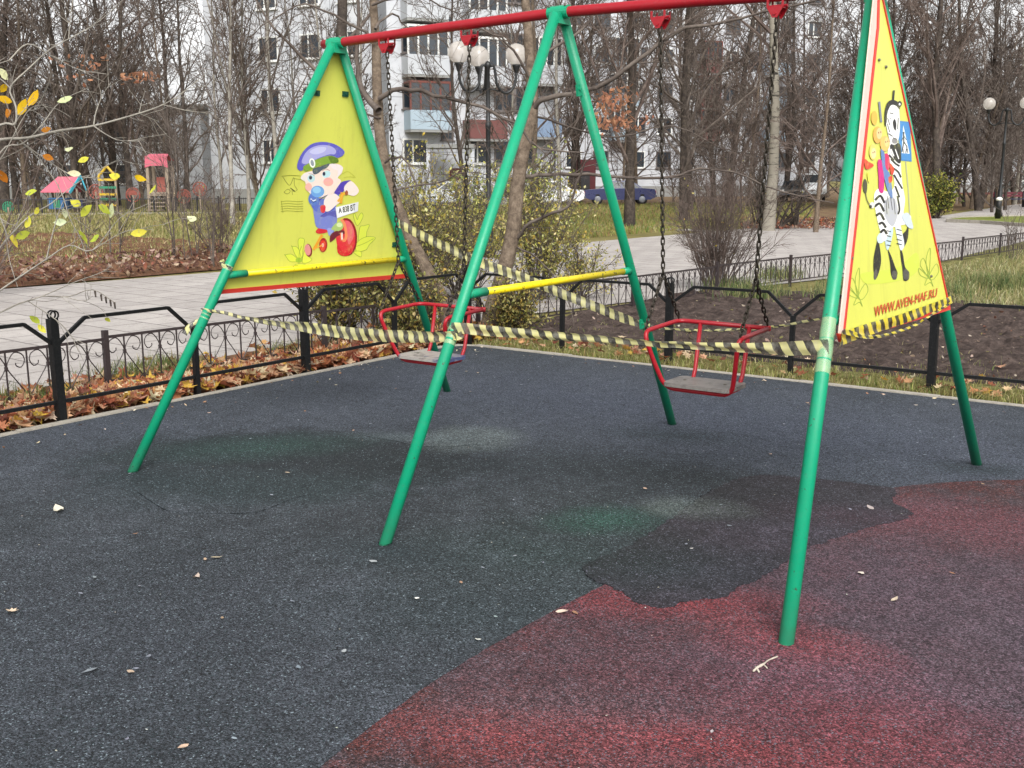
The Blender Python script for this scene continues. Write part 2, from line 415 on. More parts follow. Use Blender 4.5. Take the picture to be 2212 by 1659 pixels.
gp = MB()  # thin dark discs round the leg feet, contact shade painted on the rubber
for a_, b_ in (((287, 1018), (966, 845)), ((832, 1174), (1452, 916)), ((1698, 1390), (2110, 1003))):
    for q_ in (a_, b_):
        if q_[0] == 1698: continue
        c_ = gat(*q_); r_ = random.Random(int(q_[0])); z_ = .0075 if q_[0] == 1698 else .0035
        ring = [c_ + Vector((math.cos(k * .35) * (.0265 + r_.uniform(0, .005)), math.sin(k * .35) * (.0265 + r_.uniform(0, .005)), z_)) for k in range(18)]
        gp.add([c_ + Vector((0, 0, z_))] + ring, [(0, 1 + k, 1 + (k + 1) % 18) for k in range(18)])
tag(gp.build('foot_contact_shade', M_seam_shade), kind='structure')
# ---- kerb round the rubber
kb = MB()
kerb_line = [(-3.065, -14), (-3.065, 2.86), (-3.0, 3.03), (-2.86, 3.085), (12, 3.085)]
for i in range(len(kerb_line) - 1):
    a, b = Vector((*kerb_line[i], 0)), Vector((*kerb_line[i + 1], 0)); L = (b - a).length; k = max(1, round(L / 1.0))
    for j in range(k):
        p, q = a.lerp(b, j / k), a.lerp(b, (j + 1) / k); e = (q - p).normalized() * .003
        z = .006 + rnd.uniform(-.003, .004)
        kb.bar(p + e + Vector((0, 0, z - .06)), q - e + Vector((0, 0, z - .06)), .062, .12)
tag(kb.build('playground_kerb', M_conc), kind='structure')

# ---- soil under leaves, dug flower bed, rough grass ground
m = N('dark_soil')
g1 = m.ramp(m.noise(7, 6, .75), [(.3, '2a2321'), (.5, '4a403c'), (.7, '655852')])
g1 = m.mix(m.ramp(m.noise(45, 5, .8), [(.5, 0.0), (.68, .8)]), g1, '2a2220')
g1 = m.mix(m.ramp(m.noise(28, 3, .8), [(.66, 0.0), (.7, .7)]), g1, '86735c')
M_soil = m.set(g1, .97, spec=.1, bump=m.noise(35, 6, .8), bdist=.018)
def bumpy(name, x0, x1, y0, y1, st, amp, mat, z=-.015, freq=5.0, inside=None):
    nx, ny = int((x1 - x0) / st) + 1, int((y1 - y0) / st) + 1; vs = []; fs = []
    for j in range(ny):
        for i in range(nx):
            x, y = x0 + i * st, y0 + j * st
            e = min(1, min(i, nx - 1 - i, j, ny - 1 - j) * st / .25)
            h = mnoise.noise(Vector((x * freq, y * freq, 0))) * .6 + mnoise.noise(Vector((x * freq * 2.7, y * freq * 2.7, 3))) * .5 + mnoise.noise(Vector((x * freq * 7, y * freq * 7, 3))) * .25
            vs.append((x, y, z + e * amp * (h + .35) - (1 - e) * .045))
    for j in range(ny - 1):
        for i in range(nx - 1):
            a = j * nx + i
            fs.append((a, a + 1, a + nx + 1, a + nx))
    mb = MB(); mb.add(vs, fs); return tag(mb.build(name, mat), kind='structure')
bumpy('dug_soil_bed', -3.45, 9.0, 3.75, 9.2, .045, .085, M_soil, .0, 3.4)
m = N('leafy_soil')
g1 = m.ramp(m.noise(9, 6, .75), [(.3, '3b2d26'), (.5, '5e4738'), (.7, '7b6048')])
g1 = m.mix(m.ramp(m.noise(30, 5, .8), [(.5, 0.0), (.68, .8)]), g1, '8a5a40')
M_leafsoil = m.set(g1, .95, spec=.1, bump=m.noise(35, 6, .8), bdist=.012)
bumpy('leafy_verge', -4.5, -3.12, -7, 4.4, .06, .03, M_leafsoil, -.012, 4)
m = N('grassy_soil')
g1 = m.ramp(m.noise(6, 6, .75), [(.3, '443c2b'), (.5, '6c6a40'), (.7, '8a8358')])
g1 = m.mix(m.ramp(m.noise(50, 5, .8), [(.5, 0.0), (.68, .7)]), g1, '4a4330')
M_grsoil = m.set(g1, .95, spec=.1, bump=m.noise(50, 6, .8), bdist=.01)
bumpy('grass_strip', -3.0, 12, 3.13, 3.95, .05, .03, M_grsoil, -.006, 4)
bumpy('rough_lawn', -2.2, 12, 8.9, 24, .15, .05, M_grsoil, -.01, 2)
bumpy('brush_bank', -24, -11.45, -8, 12, .15, .16, M_leafsoil, .02, 1.6)

# ---- leaves, grass, litter: stuff
def rand_rot(r, tilt=.5):
    return Matrix.Rotation(r.uniform(0, 6.283), 3, 'Z') @ Matrix.Rotation(r.gauss(0, tilt), 3, 'X') @ Matrix.Rotation(r.gauss(0, tilt), 3, 'Y')
MAPLE = [(0, -.5), (.12, -.28), (.42, -.38), (.30, -.12), (.52, .10), (.26, .10), (.22, .26), (.10, .20), (0, .56), (-.10, .20), (-.22, .26), (-.26, .10), (-.52, .10), (-.30, -.12), (-.42, -.38), (-.12, -.28)]
OVAL = [(0, -.5), (.18, -.3), (.26, 0), (.17, .28), (0, .52), (-.17, .28), (-.26, 0), (-.18, -.3)]
def add_leaf(mb, p, s, rot, c, shape, curl=.5, r=rnd):
    vs = [rot @ Vector((0, 0, -.08 * curl)) * s + p]
    k1, k2 = r.uniform(-curl, curl), r.uniform(0, curl)
    for x, y in shape:
        z = k1 * x * x * 1.5 + k2 * y * y + (r.random() - .5) * .08
        vs.append(rot @ Vector((x, y, z)) * s + p)
    n = len(shape); mb.add(vs, [(0, 1 + i, 1 + (i + 1) % n) for i in range(n)], c)
def jit(c, r, a=.18):
    k = 1 + r.uniform(-a, a); return tuple(max(0, min(1, x * k * (1 + r.uniform(-.07, .07)))) for x in c)
M_leaf = vcol('dead_leaf', .75, .3, True, .25, 40)
M_grass = vcol('grass_blade', .7, .25, True, .1, 20)
AUT = [lin(x) for x in ('b5724f', '96553f', 'c99a6c', 'dcc09a', 'd4ac50', '7c4a3c', 'b98c70', 'a3644a', 'd8ac88', 'c68560', 'e0cfae')]
mb = MB(); r = random.Random(5)
for i in range(4200):
    y = -4.2 + 8.3 * r.random(); x = -3.13 - abs(r.gauss(0, .42)); 
    if x < -4.5: continue
    add_leaf(mb, Vector((x, y, .015 + .045 * r.random())), r.uniform(.06, .13), rand_rot(r, .45), jit(r.choice(AUT), r), MAPLE, .9, r)
for i in range(260):       # blown over the fence line onto the grass strip
    add_leaf(mb, Vector((r.uniform(-3.0, 5), 3.2 + abs(r.gauss(0, .35)), .02 + .03 * r.random())), r.uniform(.05, .10), rand_rot(r, .4), jit(r.choice(AUT), r), MAPLE, .8, r)
tag(mb.build('fallen_maple_leaves', M_leaf), 'orange and brown maple leaves lying along the left kerb', kind='stuff')
mb = MB(); r = random.Random(6)
LIT = [lin(x) for x in ('7c5a50', '69483f', '8f6c5c', 'a98c7a', '5a4038', '94604c', 'b7a08e')]
for i in range(9000):
    y = r.uniform(-8, 13); x = -11.5 - r.random() ** 1.5 * 5.5
    h = .03 + .25 * r.random() * max(0, 1 - abs(x + 13) / 2.4)
    add_leaf(mb, Vector((x, y, h)), r.uniform(.05, .12), rand_rot(r, .7), jit(r.choice(LIT), r, .3), OVAL, .7, r)
for i in range(2500):
    p = gat(r.uniform(1600, 2000), 470 + 22 * r.random(), .02)
    add_leaf(mb, p, r.uniform(.08, .18), rand_rot(r, .5), jit(r.choice(LIT + AUT[:2]), r, .3), OVAL, .7, r)
tag(mb.build('leaf_litter', M_leaf), 'brown and reddish leaf litter beyond the paved path', kind='stuff')
mb = MB(); r = random.Random(7)
for i in range(900):       # dead leaves and twigs in the dug bed
    p = Vector((r.uniform(-3.4, 7), r.uniform(3.8, 9), .03 + .02 * r.random()))
    add_leaf(mb, p, r.uniform(.02, .06), rand_rot(r, .5), jit(r.choice([lin('9d8a78'), lin('6d4f42'), lin('b5a594'), lin('7f7a48')]), r, .3), OVAL, .6, r)
tag(mb.build('bed_debris', M_leaf), 'dry leaves scattered on the dark dug soil', kind='stuff')

def blades(name, label, n, place, h, wd, pal, seed, lean=.5):
    r = random.Random(seed); mb = MB()
    pal = [lin(c) for c in pal]
    for i in range(n):
        p = place(r)
        if p is None: continue
        a = r.uniform(0, 6.283); hh = r.uniform(*h); ww = wd * r.uniform(.6, 1.3); l = abs(r.gauss(0, lean)) * hh
        dx, dy = math.cos(a), math.sin(a); b = r.uniform(0, 6.283); sx, sy = math.cos(b) * ww, math.sin(b) * ww
        m1 = (p[0] + dx * l * .35, p[1] + dy * l * .35, p[2] + hh * .62); t = (p[0] + dx * l, p[1] + dy * l, p[2] + hh * (1 - .25 * min(1, l / hh)))
        mb.add([(p[0] - sx, p[1] - sy, p[2]), (p[0] + sx, p[1] + sy, p[2]), (m1[0] + sx * .7, m1[1] + sy * .7, m1[2]), (m1[0] - sx * .7, m1[1] - sy * .7, m1[2]), t],
               [(0, 1, 2, 3), (3, 2, 4)], jit(r.choice(pal), r, .25))
    return tag(mb.build(name, M_grass), label, kind='stuff')
def tuft(cx, cy, sd): return lambda r: (r.gauss(cx, sd), r.gauss(cy, sd), 0)
blades('grass_tufts', 'green and straw coloured grass between kerb and dug soil', 15000,
       lambda r: (r.uniform(-2.95, 7.5), 3.14 + abs(r.gauss(0, .33)), -.01) if r.random() < .9 else (r.uniform(-2.9, 6), r.uniform(3.8, 5.2), 0),
       (.02, .085), .0028, ['8d8f52', 'a3a066', '6f7e3e', 'b6ac80', '77703f', '8a7a52'], 21, .9)
tcs = [(random.Random(33).uniform(-4.6, -3.5), 0)]
rr = random.Random(34); tcs = [(rr.uniform(-4.4, -3.75), rr.uniform(-3.5, 3.5)) for _ in range(18)]
blades('verge_grass', 'green grass growing among the leaves by the left fence', 4500,
       lambda r: (lambda c: (r.gauss(c[0], .12), r.gauss(c[1], .16), 0))(r.choice(tcs)), (.04, .15), .003,
       ['5b6a35', '74804a', '8d8d5c', '49592e', '9c9468'], 22, .7)
def lawn_p(r):
    y = 8.6 + (r.random() ** 1.4) * 13; x = r.uniform(-1.9 + (y - 9) * .07, 9)
    return (x, y, 0)
blades('rough_grass', 'long yellow green grass behind the dug soil bed', 34000, lawn_p, (.04, .16), .006,
       ['9c9a6a', 'b8b28a', '7f8652', '6b7446', 'aba67c', '96905e', 'a59870'], 23, .8)
rr = random.Random(35); tcs2 = [(rr.uniform(-3.3, 2.5), rr.uniform(7.8, 12.5)) for _ in range(22)]
blades('dark_grass_clumps', 'darker green grass clumps along the scroll fence', 9000,
       lambda r: (lambda c: (r.gauss(c[0], .18), r.gauss(c[1], .25), 0))(r.choice(tcs2)), (.08, .26), .005,
       ['4c5e38', '5f6f44', '74804e', '8a8c60', '9a9468'], 24, .55)
def far_l(r):
    d = 15 + 34 * r.random(); px = r.uniform(-80, 560)
    p = col(px, d); return (p.x, p.y, -.04) if p.x < -13.2 else None
blades('meadow_grass', 'pale yellow green meadow grass beyond the path', 42000, far_l, (.06, .26), .012,
       ['a8a26e', '8f8a54', 'b9ae82', '7c7c48', '9c8c62', '6e7440'], 25, .6)
def far_r(r):
    d = 27 + 38 * r.random() ** 1.3; px = r.uniform(1150, 1760)
    p = col(px, d); return (p.x, p.y, -.04) if p.x < -11.6 else None
blades('lawn_grass', 'green and brown grass between the path and the far houses', 30000, far_r, (.06, .2), .014,
       ['7c8c48', '96914f', '9a8a5c', '6f8442', '8a7550', 'a39a66'], 26, .6)

# ================================================================== PLAY SWING FRAME
M_green = paint('green_paint', '05986f', .36, .10, 5, spec=.5, chips='454438', chip_amt=.6)
_t = M_green.node_tree; _b = _t.nodes['Principled BSDF']; _src = _b.inputs['Base Color'].links[0].from_socket
_tc = _t.nodes.new('ShaderNodeTexCoord'); _sx = _t.nodes.new('ShaderNodeSeparateXYZ'); _t.links.new(_tc.outputs['Object'], _sx.inputs[0])
_nz = _t.nodes.new('ShaderNodeTexNoise'); _nz.inputs['Scale'].default_value = 22; _nz.inputs['Detail'].default_value = 5; _t.links.new(_tc.outputs['Object'], _nz.inputs['Vector'])
_mr = _t.nodes.new('ShaderNodeMapRange'); _mr.inputs['From Min'].default_value = .0; _mr.inputs['From Max'].default_value = .16; _mr.inputs['To Min'].default_value = .62; _mr.inputs['To Max'].default_value = .0; _t.links.new(_sx.outputs[2], _mr.inputs['Value'])
_ml = _t.nodes.new('ShaderNodeMath'); _ml.operation = 'MULTIPLY'; _t.links.new(_mr.outputs[0], _ml.inputs[0]); _t.links.new(_nz.outputs['Fac'], _ml.inputs[1])
_mx = _t.nodes.new('ShaderNodeMix'); _mx.data_type = 'RGBA'; _t.links.new(_ml.outputs[0], _mx.inputs[0]); _t.links.new(_src, _mx.inputs[6]); _mx.inputs[7].default_value = (*lin('4a4c42'), 1); _t.links.new(_mx.outputs[2], _b.inputs['Base Color'])
M_redp = paint('red_paint', 'a01020', .34, .06, 6, chips='5a2620', chip_amt=.0)
M_yellowbar = paint('worn_yellow_paint', 'ecd312', .35, .05, 6, chips='2c2a22', chip_amt=1.0)
m = N('panel_yellow')
yb = m.mix(m.ramp(m.noise(2.2, 5, .7), [(.3, 0.0), (.8, .5)]), 'd2d45e', 'c3c552')
yb = m.mix(m.ramp(m.noise(11, 5, .8), [(.55, 0.0), (.85, .25)]), yb, 'aaaa5a')
_mp = m.n('Mapping'); _mp.inputs['Scale'].default_value = (14, 14, .9); m.l(m.coord(), _mp.inputs[0])
yb = m.mix(m.ramp(m.noise(1.0, 5, .7, _mp.outputs[0]), [(.52, 0.0), (.75, .28)]), yb, '9c9a4a')
yb = m.mix(m.ramp(m.noise(90, 2, .5), [(.76, 0.0), (.79, .5)]), yb, '6d6a2a')
M_yellow = m.set(yb, .42, spec=.4, bump=m.noise(30, 3), bdist=.0006)
M_trim = paint('red_trim', 'd2382c', .4, .08, 8)
M_trimw = paint('pale_trim', 'dcc4b8', .5, .08, 8)
M_steel = N('worn_steel').set('77736c', .45, .7)
m = N('printed_ink'); _a = m.mix(m.ramp(m.noise(14, 6, .8), [(.52, 0.0), (.75, .35)]), m.attr(), 'cdcf70'); _a = m.mix(m.ramp(m.noise(70, 3, .7), [(.62, 0.0), (.70, .45)]), _a, 'c9cb74')
M_print = m.set(_a, .5, spec=.35)

AP = [Vector((-1.458, 0, 2.192)), Vector((-.007, 0, 2.228)), Vector((1.468, 0, 2.191))]
FEET = [((287, 1018), (966, 845)), ((832, 1174), (1452, 916)), ((1698, 1390), (2110, 1003))]
swing = empty('swing_set', (0, 0, 0), 'tall green and red double swing frame with yellow painted end panels', 'swing set')
LR = .025
legs = []
for k in range(3):
    fr = []
    for j in range(2):
        f = gat(*FEET[k][j]); sgn = -1 if j == 0 else 1
        top = AP[k] + Vector((0, sgn * .035, -.015)) + Vector((0, 0, .0))
        mb = MB(); d = (top - f).normalized()
        mb.tube([f - d * .03, top], LR, 18)
        lg = part('leg', mb, M_green, swing, True); fr.append((f, top, lg))
        if k == 1:      # unused panel lugs on the middle frame
            for t in (.30 if j else None, .855 if j else None):
                if t is None: continue
                p = f.lerp(top, t); q = MB(); q.box((-.006, -.055, -.025), (.006, 0, .03), M=Matrix.Translation(p) @ Matrix.Rotation(R(12), 4, 'X'))
                q.tube([p + Vector((-.012, -.04, .0)), p + Vector((.012, -.04, .0))], .008, 8)
                o = part('bracket', q, M_green, lg)
    legs.append(fr)
    mb = MB()          # cast collar holding the legs to the beam
    bd = Vector((1, 0, 0)); a = AP[k]
    mb.tube([a - bd * .055, a + bd * .055], .031, 16)
    mb.box((-.03, -.045, -.055), (.03, .045, -.005), M=Matrix.Translation(a))
    part('collar', mb, M_green, swing, False)
    if k < 2 or k == 2:
        mb2 = MB()
        for sx in (-.045, .045):
            for sy in (-.02, .02):
                mb2 = MB(); mb2.lathe([(.007, 0), (.007, .008), (.004, .011)], 6, Matrix.Translation(a + Vector((sx, sy, .024)))); part('bolt', mb2, M_steel, swing)
bpts = [AP[0] - Vector((.10, 0, 0)), AP[0], AP[0].lerp(AP[1], .5) + Vector((0, 0, .004)), AP[1], AP[1].lerp(AP[2], .5) + Vector((0, 0, .004)), AP[2], AP[2] + Vector((.10, 0, 0))]
mb = MB(); mb.tube(bpts, .0245, 20)
part('top_beam', mb, M_redp, swing, True)
# cross bars of the end and middle frames
for k in (0, 1, 2):
    (f0, t0, _), (f1, t1, _) = legs[k]
    zb0 = {0: .965, 1: .968, 2: .966}[k]
    p = f0.lerp(t0, zb0 / t0.z); q = f1.lerp(t1, zb0 / t1.z)
    d = (q - p)
    mb = MB(); mb.tube([p + d * .095, q - d * .055], .0165, 14); part('cross_bar', mb, M_yellowbar, swing, True)
    for a, b in ((p, p + d * .1), (q, q - d * .06)):
        mb = MB(); mb.tube([a, b], .020, 14); part('bar_socket', mb, M_green, swing, True)

def panel_frame(k, off):
    (f0, t0, _), (f1, t1, _) = legs[k]
    n = (f1 - f0).cross(AP[k] - f0).normalized()
    if n.x < 0: n = -n
    return f0 + n * off, n
def slab(mb, pts, n, th, c=None):
    a = [p for p in pts]; b = [p - n * th for p in pts]; k = len(pts)
    ux = (pts[1] - pts[0]).normalized(); uy = n.cross(ux)
    tr = tessellate_polygon([[Vector(((p - pts[0]).dot(ux), (p - pts[0]).dot(uy), 0)) for p in pts]])
    fs = []
    for t in tr:
        x, y, z = [a[i] for i in t]
        if (y - x).cross(z - x).dot(n) < 0: t = (t[0], t[2], t[1])
        fs.append(tuple(t)); fs.append((t[2] + k, t[1] + k, t[0] + k))
    for i in range(k): fs.append((i, i + k, (i + 1) % k + k, (i + 1) % k))
    mb.add(a + b, fs, c)
class Art:
    """flat print on a panel: outlines laid on the panel's own plane"""
    def __init__(s, p0, n, tf): s.p0, s.n, s.tf, s.mb, s.k = p0, n, tf, MB(), 0
    def hit(s, x, y, z=None):
        px, py = s.tf(x, y); return plane_hit(px, py, s.p0, s.n) + s.n * (.0007 + s.k * .00003 if z is None else z)
    def poly(s, pts, c, sm=True, seg=4):
        s.k += 1
        P = [Vector((x, y, 0)) for x, y in pts]
        if sm: P = smooth_line(P, seg, True)
        W = [s.hit(p.x, p.y) for p in P]
        tr = tessellate_polygon([P]); fs = []
        for t in tr:
            a, b, d = [W[i] for i in t]
            fs.append(tuple(t) if (b - a).cross(d - a).dot(s.n) > 0 else (t[0], t[2], t[1]))
        s.mb.add(W, fs, lin(c))
    def ell(s, x, y, rx, ry, c, rot=0, n=22):
        a = R(rot)
        s.poly([(x + rx * math.cos(t) * math.cos(a) - ry * math.sin(t) * math.sin(a), y + rx * math.cos(t) * math.sin(a) + ry * math.sin(t) * math.cos(a)) for t in (2 * math.pi * i / n for i in range(n))], c, False)
    def line(s, pts, wd, c, sm=True, closed=False):
        s.k += 1
        P = [Vector((x, y, 0)) for x, y in pts]
        if sm: P = smooth_line(P, 5, closed)
        if closed: P.append(P[0])
        vs = []; fs = []
        for i, p in enumerate(P):
            t = (P[min(i + 1, len(P) - 1)] - P[max(i - 1, 0)])
            if t.length < 1e-6: t = Vector((1, 0, 0))
            t.normalize(); q = Vector((-t.y, t.x, 0)) * wd / 2
            vs += [s.hit(p.x + q.x, p.y + q.y), s.hit(p.x - q.x, p.y - q.y)]
        for i in range(len(P) - 1):
            f = (2 * i, 2 * i + 1, 2 * i + 3, 2 * i + 2); a, b, d = vs[f[0]], vs[f[1]], vs[f[2]]
            fs.append(f if (b - a).cross(d - a).dot(s.n) > 0 else f[::-1])
        s.mb.add(vs, fs, lin(c))
def text_mesh(txt, name):
    cu = bpy.data.curves.new(name, 'FONT'); cu.body = txt; cu.size = 1.0
    o = bpy.data.objects.new(name, cu); C.objects.link(o)
    dg = bpy.context.evaluated_depsgraph_get(); me = bpy.data.meshes.new_from_object(o.evaluated_get(dg))
    vs = [tuple(v.co) for v in me.vertices]; fs = [tuple(p.vertices) for p in me.polygons]
    bpy.data.objects.remove(o); bpy.data.curves.remove(cu); bpy.data.meshes.remove(me)
    x0, x1 = min(v[0] for v in vs), max(v[0] for v in vs); y0, y1 = min(v[1] for v in vs), max(v[1] for v in vs)
    return [((v[0] - x0) / (x1 - x0), (v[1] - y0) / (y1 - y0)) for v in vs], fs
def lettering(art, txt, quad, c, bold=0.0):
    uv, fs = text_mesh(txt, 'lettering')
    TL, TR, BR, BL = [Vector((*q, 0)) for q in quad]
    for dx in ((0,) if not bold else (-bold, 0, bold)):
        art.k += 1; W = []
        for u, v in uv:
            q = (BL.lerp(BR, u)).lerp(TL.lerp(TR, u), v); W.append(art.hit(q.x + dx, q.y))
        out = []
        for f in fs:
            a, b, d = W[f[0]], W[f[1]], W[f[2]]
            out.append(f if (b - a).cross(d - a).dot(art.n) > 0 else f[::-1])
        art.mb.add(W, out, lin(c))

# ---- left panel (outer side of the frame, seen from inside the frame)
p0, nL = panel_frame(0, -.030)
cor = [(716, 108), (470, 636), (872, 600), (735, 108)]
P = [plane_hit(x, y, p0, nL) for x, y in ((722, 100), (473, 635), (880, 599), (732, 100))]
mb = MB(); slab(mb, [P[0], P[1], P[2], P[3]], nL, .008)
panL = part('end_panel', mb, M_yellow, swing); panL['label'] = 'yellow triangular panel printed with a baby on a red tricycle'
mb = MB()
q = [plane_hit(x, y, p0, nL) for x, y in ((473, 635), (473, 626), (880, 591), (880, 600))]
slab(mb, [v + nL * .004 for v in q], nL, .016); part('trim', mb, M_trim, panL)
for (x, y) in ((680, 217), (820, 218), (856, 575), (537, 605), (514, 580), (858, 530), (738, 205), (513, 545)):
    pass
for (x, y), s in (((683, 201), 1), ((745, 203), 1), ((514, 590), 1), ((852, 528), 1)):
    pp = plane_hit(x, y, p0, nL); mb = MB(); mb.bar(pp + nL * .002 - Vector((0, .022, 0)), pp + nL * .002 + Vector((0, .022, 0)), .03, .012, up=nL)
    mb.lathe([(.007, 0), (.007, .014)], 8, Matrix.Translation(pp) @ Matrix.Rotation(R(90), 4, 'Y'))
    part('clip', mb, paint('clip_green', '0d4c3a', .5, .1) if 'clip_green' not in bpy.data.materials else bpy.data.materials['clip_green'], panL)
A = Art(p0, nL, lambda x, y: ((640 + x / 4.879) * .9066, (300 + y / 4.879) * .9066))
# leaf outlines
lc = '6a8a2c'
for L in ([(190, 1500), (260, 1490), (320, 1530), (360, 1570), (300, 1580), (240, 1570), (190, 1500)], [(270, 1400), (330, 1410), (370, 1480), (370, 1560), (310, 1500), (270, 1400)], [(350, 1310), (345, 1400), (385, 1540), (400, 1420), (415, 1320)], [(420, 1440), (440, 1500), (500, 1550), (450, 1590), (390, 1580)], [(300, 1620), (370, 1600), (440, 1625)],
          [(1030, 1090), (1000, 1020), (985, 1050), (1030, 1160), (1095, 1060), (1080, 1010), (1045, 1050)], [(1060, 1180), (1110, 1160), (1170, 1150), (1140, 1230), (1130, 1290), (1050, 1340)], [(1030, 1350), (1130, 1290), (1240, 1300), (1170, 1380), (1130, 1440), (1040, 1460), (1010, 1430)], [(990, 1460), (1070, 1460), (1075, 1520), (1020, 1500)]):
    A.poly(L, 'd3dc4c', True, 3); A.line(L, 4, lc, True, True)
A.ell(350, 1560, 38, 30, '97b43c'); A.line([(350, 1600), (355, 1480), (380, 1400)], 4, lc); A.line([(1020, 1400), (1100, 1370), (1220, 1310)], 4, lc)
# marker scribbles
sc_c = '8d8f2e'
for yy in (876, 905, 935, 962, 990): A.line([(140, yy + 4), (220, yy - 4), (320, yy + 3), (400, yy)], 5, sc_c)
A.line([(145, 870), (165, 1010)], 5, sc_c); A.line([(150, 585), (250, 575), (370, 580)], 6, sc_c); A.line([(160, 590), (240, 690), (290, 600), (300, 690), (330, 740), (290, 760), (270, 730), (275, 800)], 4, '4c4c28')
A.line([(175, 770), (220, 735), (250, 760), (215, 790), (175, 770)], 4, '55552a'); A.line([(250, 720), (300, 755)], 7, '3e3e28')
A.line([(290, 610), (380, 625), (430, 640)], 5, sc_c); A.line([(850, 560), (920, 530), (1000, 590)], 5, 'b3b43a'); A.line([(870, 600), (940, 590), (1010, 600)], 5, 'b3b43a')
# rear wheels, frame, seat
A.ell(462, 1445, 42, 76, '7c1f2a', -8); A.ell(452, 1440, 36, 66, 'd98a8a', -8); A.line([(520, 1440), (620, 1265)], 30, 'e39a2e', False)
A.ell(632, 1385, 48, 84, 'a51f28', 4); A.ell(628, 1390, 34, 62, 'd83228', 4); A.ell(628, 1385, 15, 24, 'e0a49a'); A.line([(520, 1430), (625, 1385)], 14, 'e8a23c', False)
A.poly([(550, 1215), (600, 1180), (680, 1195), (680, 1235), (600, 1252), (555, 1245)], 'cf2a36')
# trousers
A.poly([(520, 945), (600, 930), (700, 930), (780, 950), (795, 1080), (770, 1200), (735, 1260), (700, 1275), (680, 1210), (560, 1180), (530, 1080)], '7680c4')
A.poly([(600, 1050), (680, 1010), (790, 985), (790, 1060), (700, 1040), (640, 1060)], '5a5aa8'); A.poly([(680, 1190), (700, 1275), (735, 1255), (750, 1200)], '8f9ad8')
# front wheel
A.ell(905, 1290, 122, 222, '8a1a22', -3); A.ell(893, 1300, 112, 208, 'd5303a', -3); A.poly([(880, 1120), (935, 1110), (985, 1200), (985, 1290), (930, 1380), (905, 1280)], 'e0606a'); A.poly([(800, 1380), (880, 1480), (960, 1420), (930, 1500), (860, 1512), (800, 1470)], 'c8222c')
A.poly([(720, 1260), (800, 1215), (870, 1215), (880, 1250), (800, 1280), (760, 1320), (710, 1350)], '6b2430'); A.poly([(725, 1200), (780, 1130), (840, 1105), (870, 1130), (855, 1195), (800, 1220)], 'a7c070'); A.ell(820, 1150, 34, 26, 'd2dfa6')
A.line([(845, 1085), (880, 1150), (900, 1270), (880, 1330), (850, 1310), (842, 1240)], 32, 'e88a5a'); A.line([(850, 1240), (850, 1320)], 16, 'e8e0dc', False)
# body: jacket, arms
A.poly([(470, 830), (520, 800), (620, 850), (700, 790), (760, 780), (800, 700), (850, 650), (940, 630), (950, 660), (900, 720), (820, 790), (770, 960), (660, 1010), (560, 1000), (500, 940)], '5d6dbd')
A.poly([(760, 780), (810, 700), (850, 650), (945, 632), (940, 660), (890, 730), (830, 790)], '5340a8')
A.line([(580, 865), (640, 820), (695, 785)], 14, '3c3c8c'); A.line([(600, 1050), (680, 1000), (760, 960)], 8, '44449a')
A.poly([(880, 700), (950, 640), (1020, 700), (1045, 760), (1000, 810), (930, 800), (880, 760)], 'f2ddd6'); A.poly([(640, 870), (690, 800), (760, 785), (820, 830), (830, 880), (770, 930), (700, 990), (650, 980)], 'f0dcd4')
A.poly([(600, 930), (640, 918), (660, 940), (650, 1000), (620, 1010), (600, 985)], 'd22b40')
# handlebar
A.line([(850, 770), (835, 900)], 34, 'e0a030', False); A.line([(800, 880), (870, 790), (910, 775)], 26, 'e6aa3a', False); A.ell(902, 778, 18, 30, '9c4a30')
# head
A.poly([(370, 600), (420, 545), (520, 520), (640, 480), (720, 440), (790, 440), (850, 470), (850, 540), (800, 600), (840, 640), (790, 720), (740, 790), (680, 800), (600, 830), (500, 800), (440, 740), (420, 650)], 'eed8cc')
A.poly([(400, 560), (370, 610), (420, 640), (470, 600), (540, 560), (500, 530)], 'e6dcd8'); A.poly([(700, 450), (760, 440), (860, 480), (830, 560), (790, 600), (800, 520), (750, 500)], 'e8dcdc')
A.ell(690, 650, 58, 50, 'e9a8a0'); A.ell(460, 710, 40, 46, 'e8b0a4'); A.ell(492, 610, 44, 46, 'b9d8dc'); A.ell(668, 560, 50, 40, 'b9dce2', -20); A.ell(484, 600, 18, 24, '2a2c48'); A.ell(640, 556, 16, 24, '2a2c48')
A.line([(460, 555), (500, 560), (530, 580)], 7, 'a8948c'); A.line([(620, 520), (660, 500), (710, 520)], 7, 'a8948c')
# dummy
A.ell(520, 850, 62, 78, '5a78c0'); A.ell(565, 762, 78, 68, '6ca0d8'); A.ell(555, 745, 48, 38, '92c4e4'); A.line([(485, 845), (510, 870), (545, 858)], 12, 'e6ecf0'); A.line([(490, 855), (515, 885), (550, 870)], 7, '20284c')
# cap
A.poly([(335, 500), (330, 440), (370, 340), (430, 260), (520, 200), (640, 185), (760, 210), (850, 265), (878, 310), (840, 355), (780, 370), (700, 350), (560, 400), (430, 470), (380, 520)], '5f5cbc')
A.poly([(380, 420), (420, 320), (500, 250), (620, 220), (730, 240), (780, 290), (760, 330), (700, 330), (560, 380), (440, 440)], 'a8a6da'); A.poly([(470, 300), (560, 250), (660, 250), (640, 300), (540, 330)], 'c2c2e6')
A.poly([(395, 480), (450, 440), (560, 385), (700, 345), (790, 370), (805, 420), (740, 435), (640, 450), (520, 490), (430, 530)], '7fa03a'); A.poly([(690, 350), (790, 372), (805, 420), (730, 435)], '5f7c2c')
A.poly([(510, 500), (600, 470), (700, 435), (680, 480), (620, 510), (570, 550), (520, 560)], '4e5a66')
A.ell(503, 430, 34, 56, 'f1f3ea', -12); A.ell(503, 430, 19, 38, '8a94a0', -12)
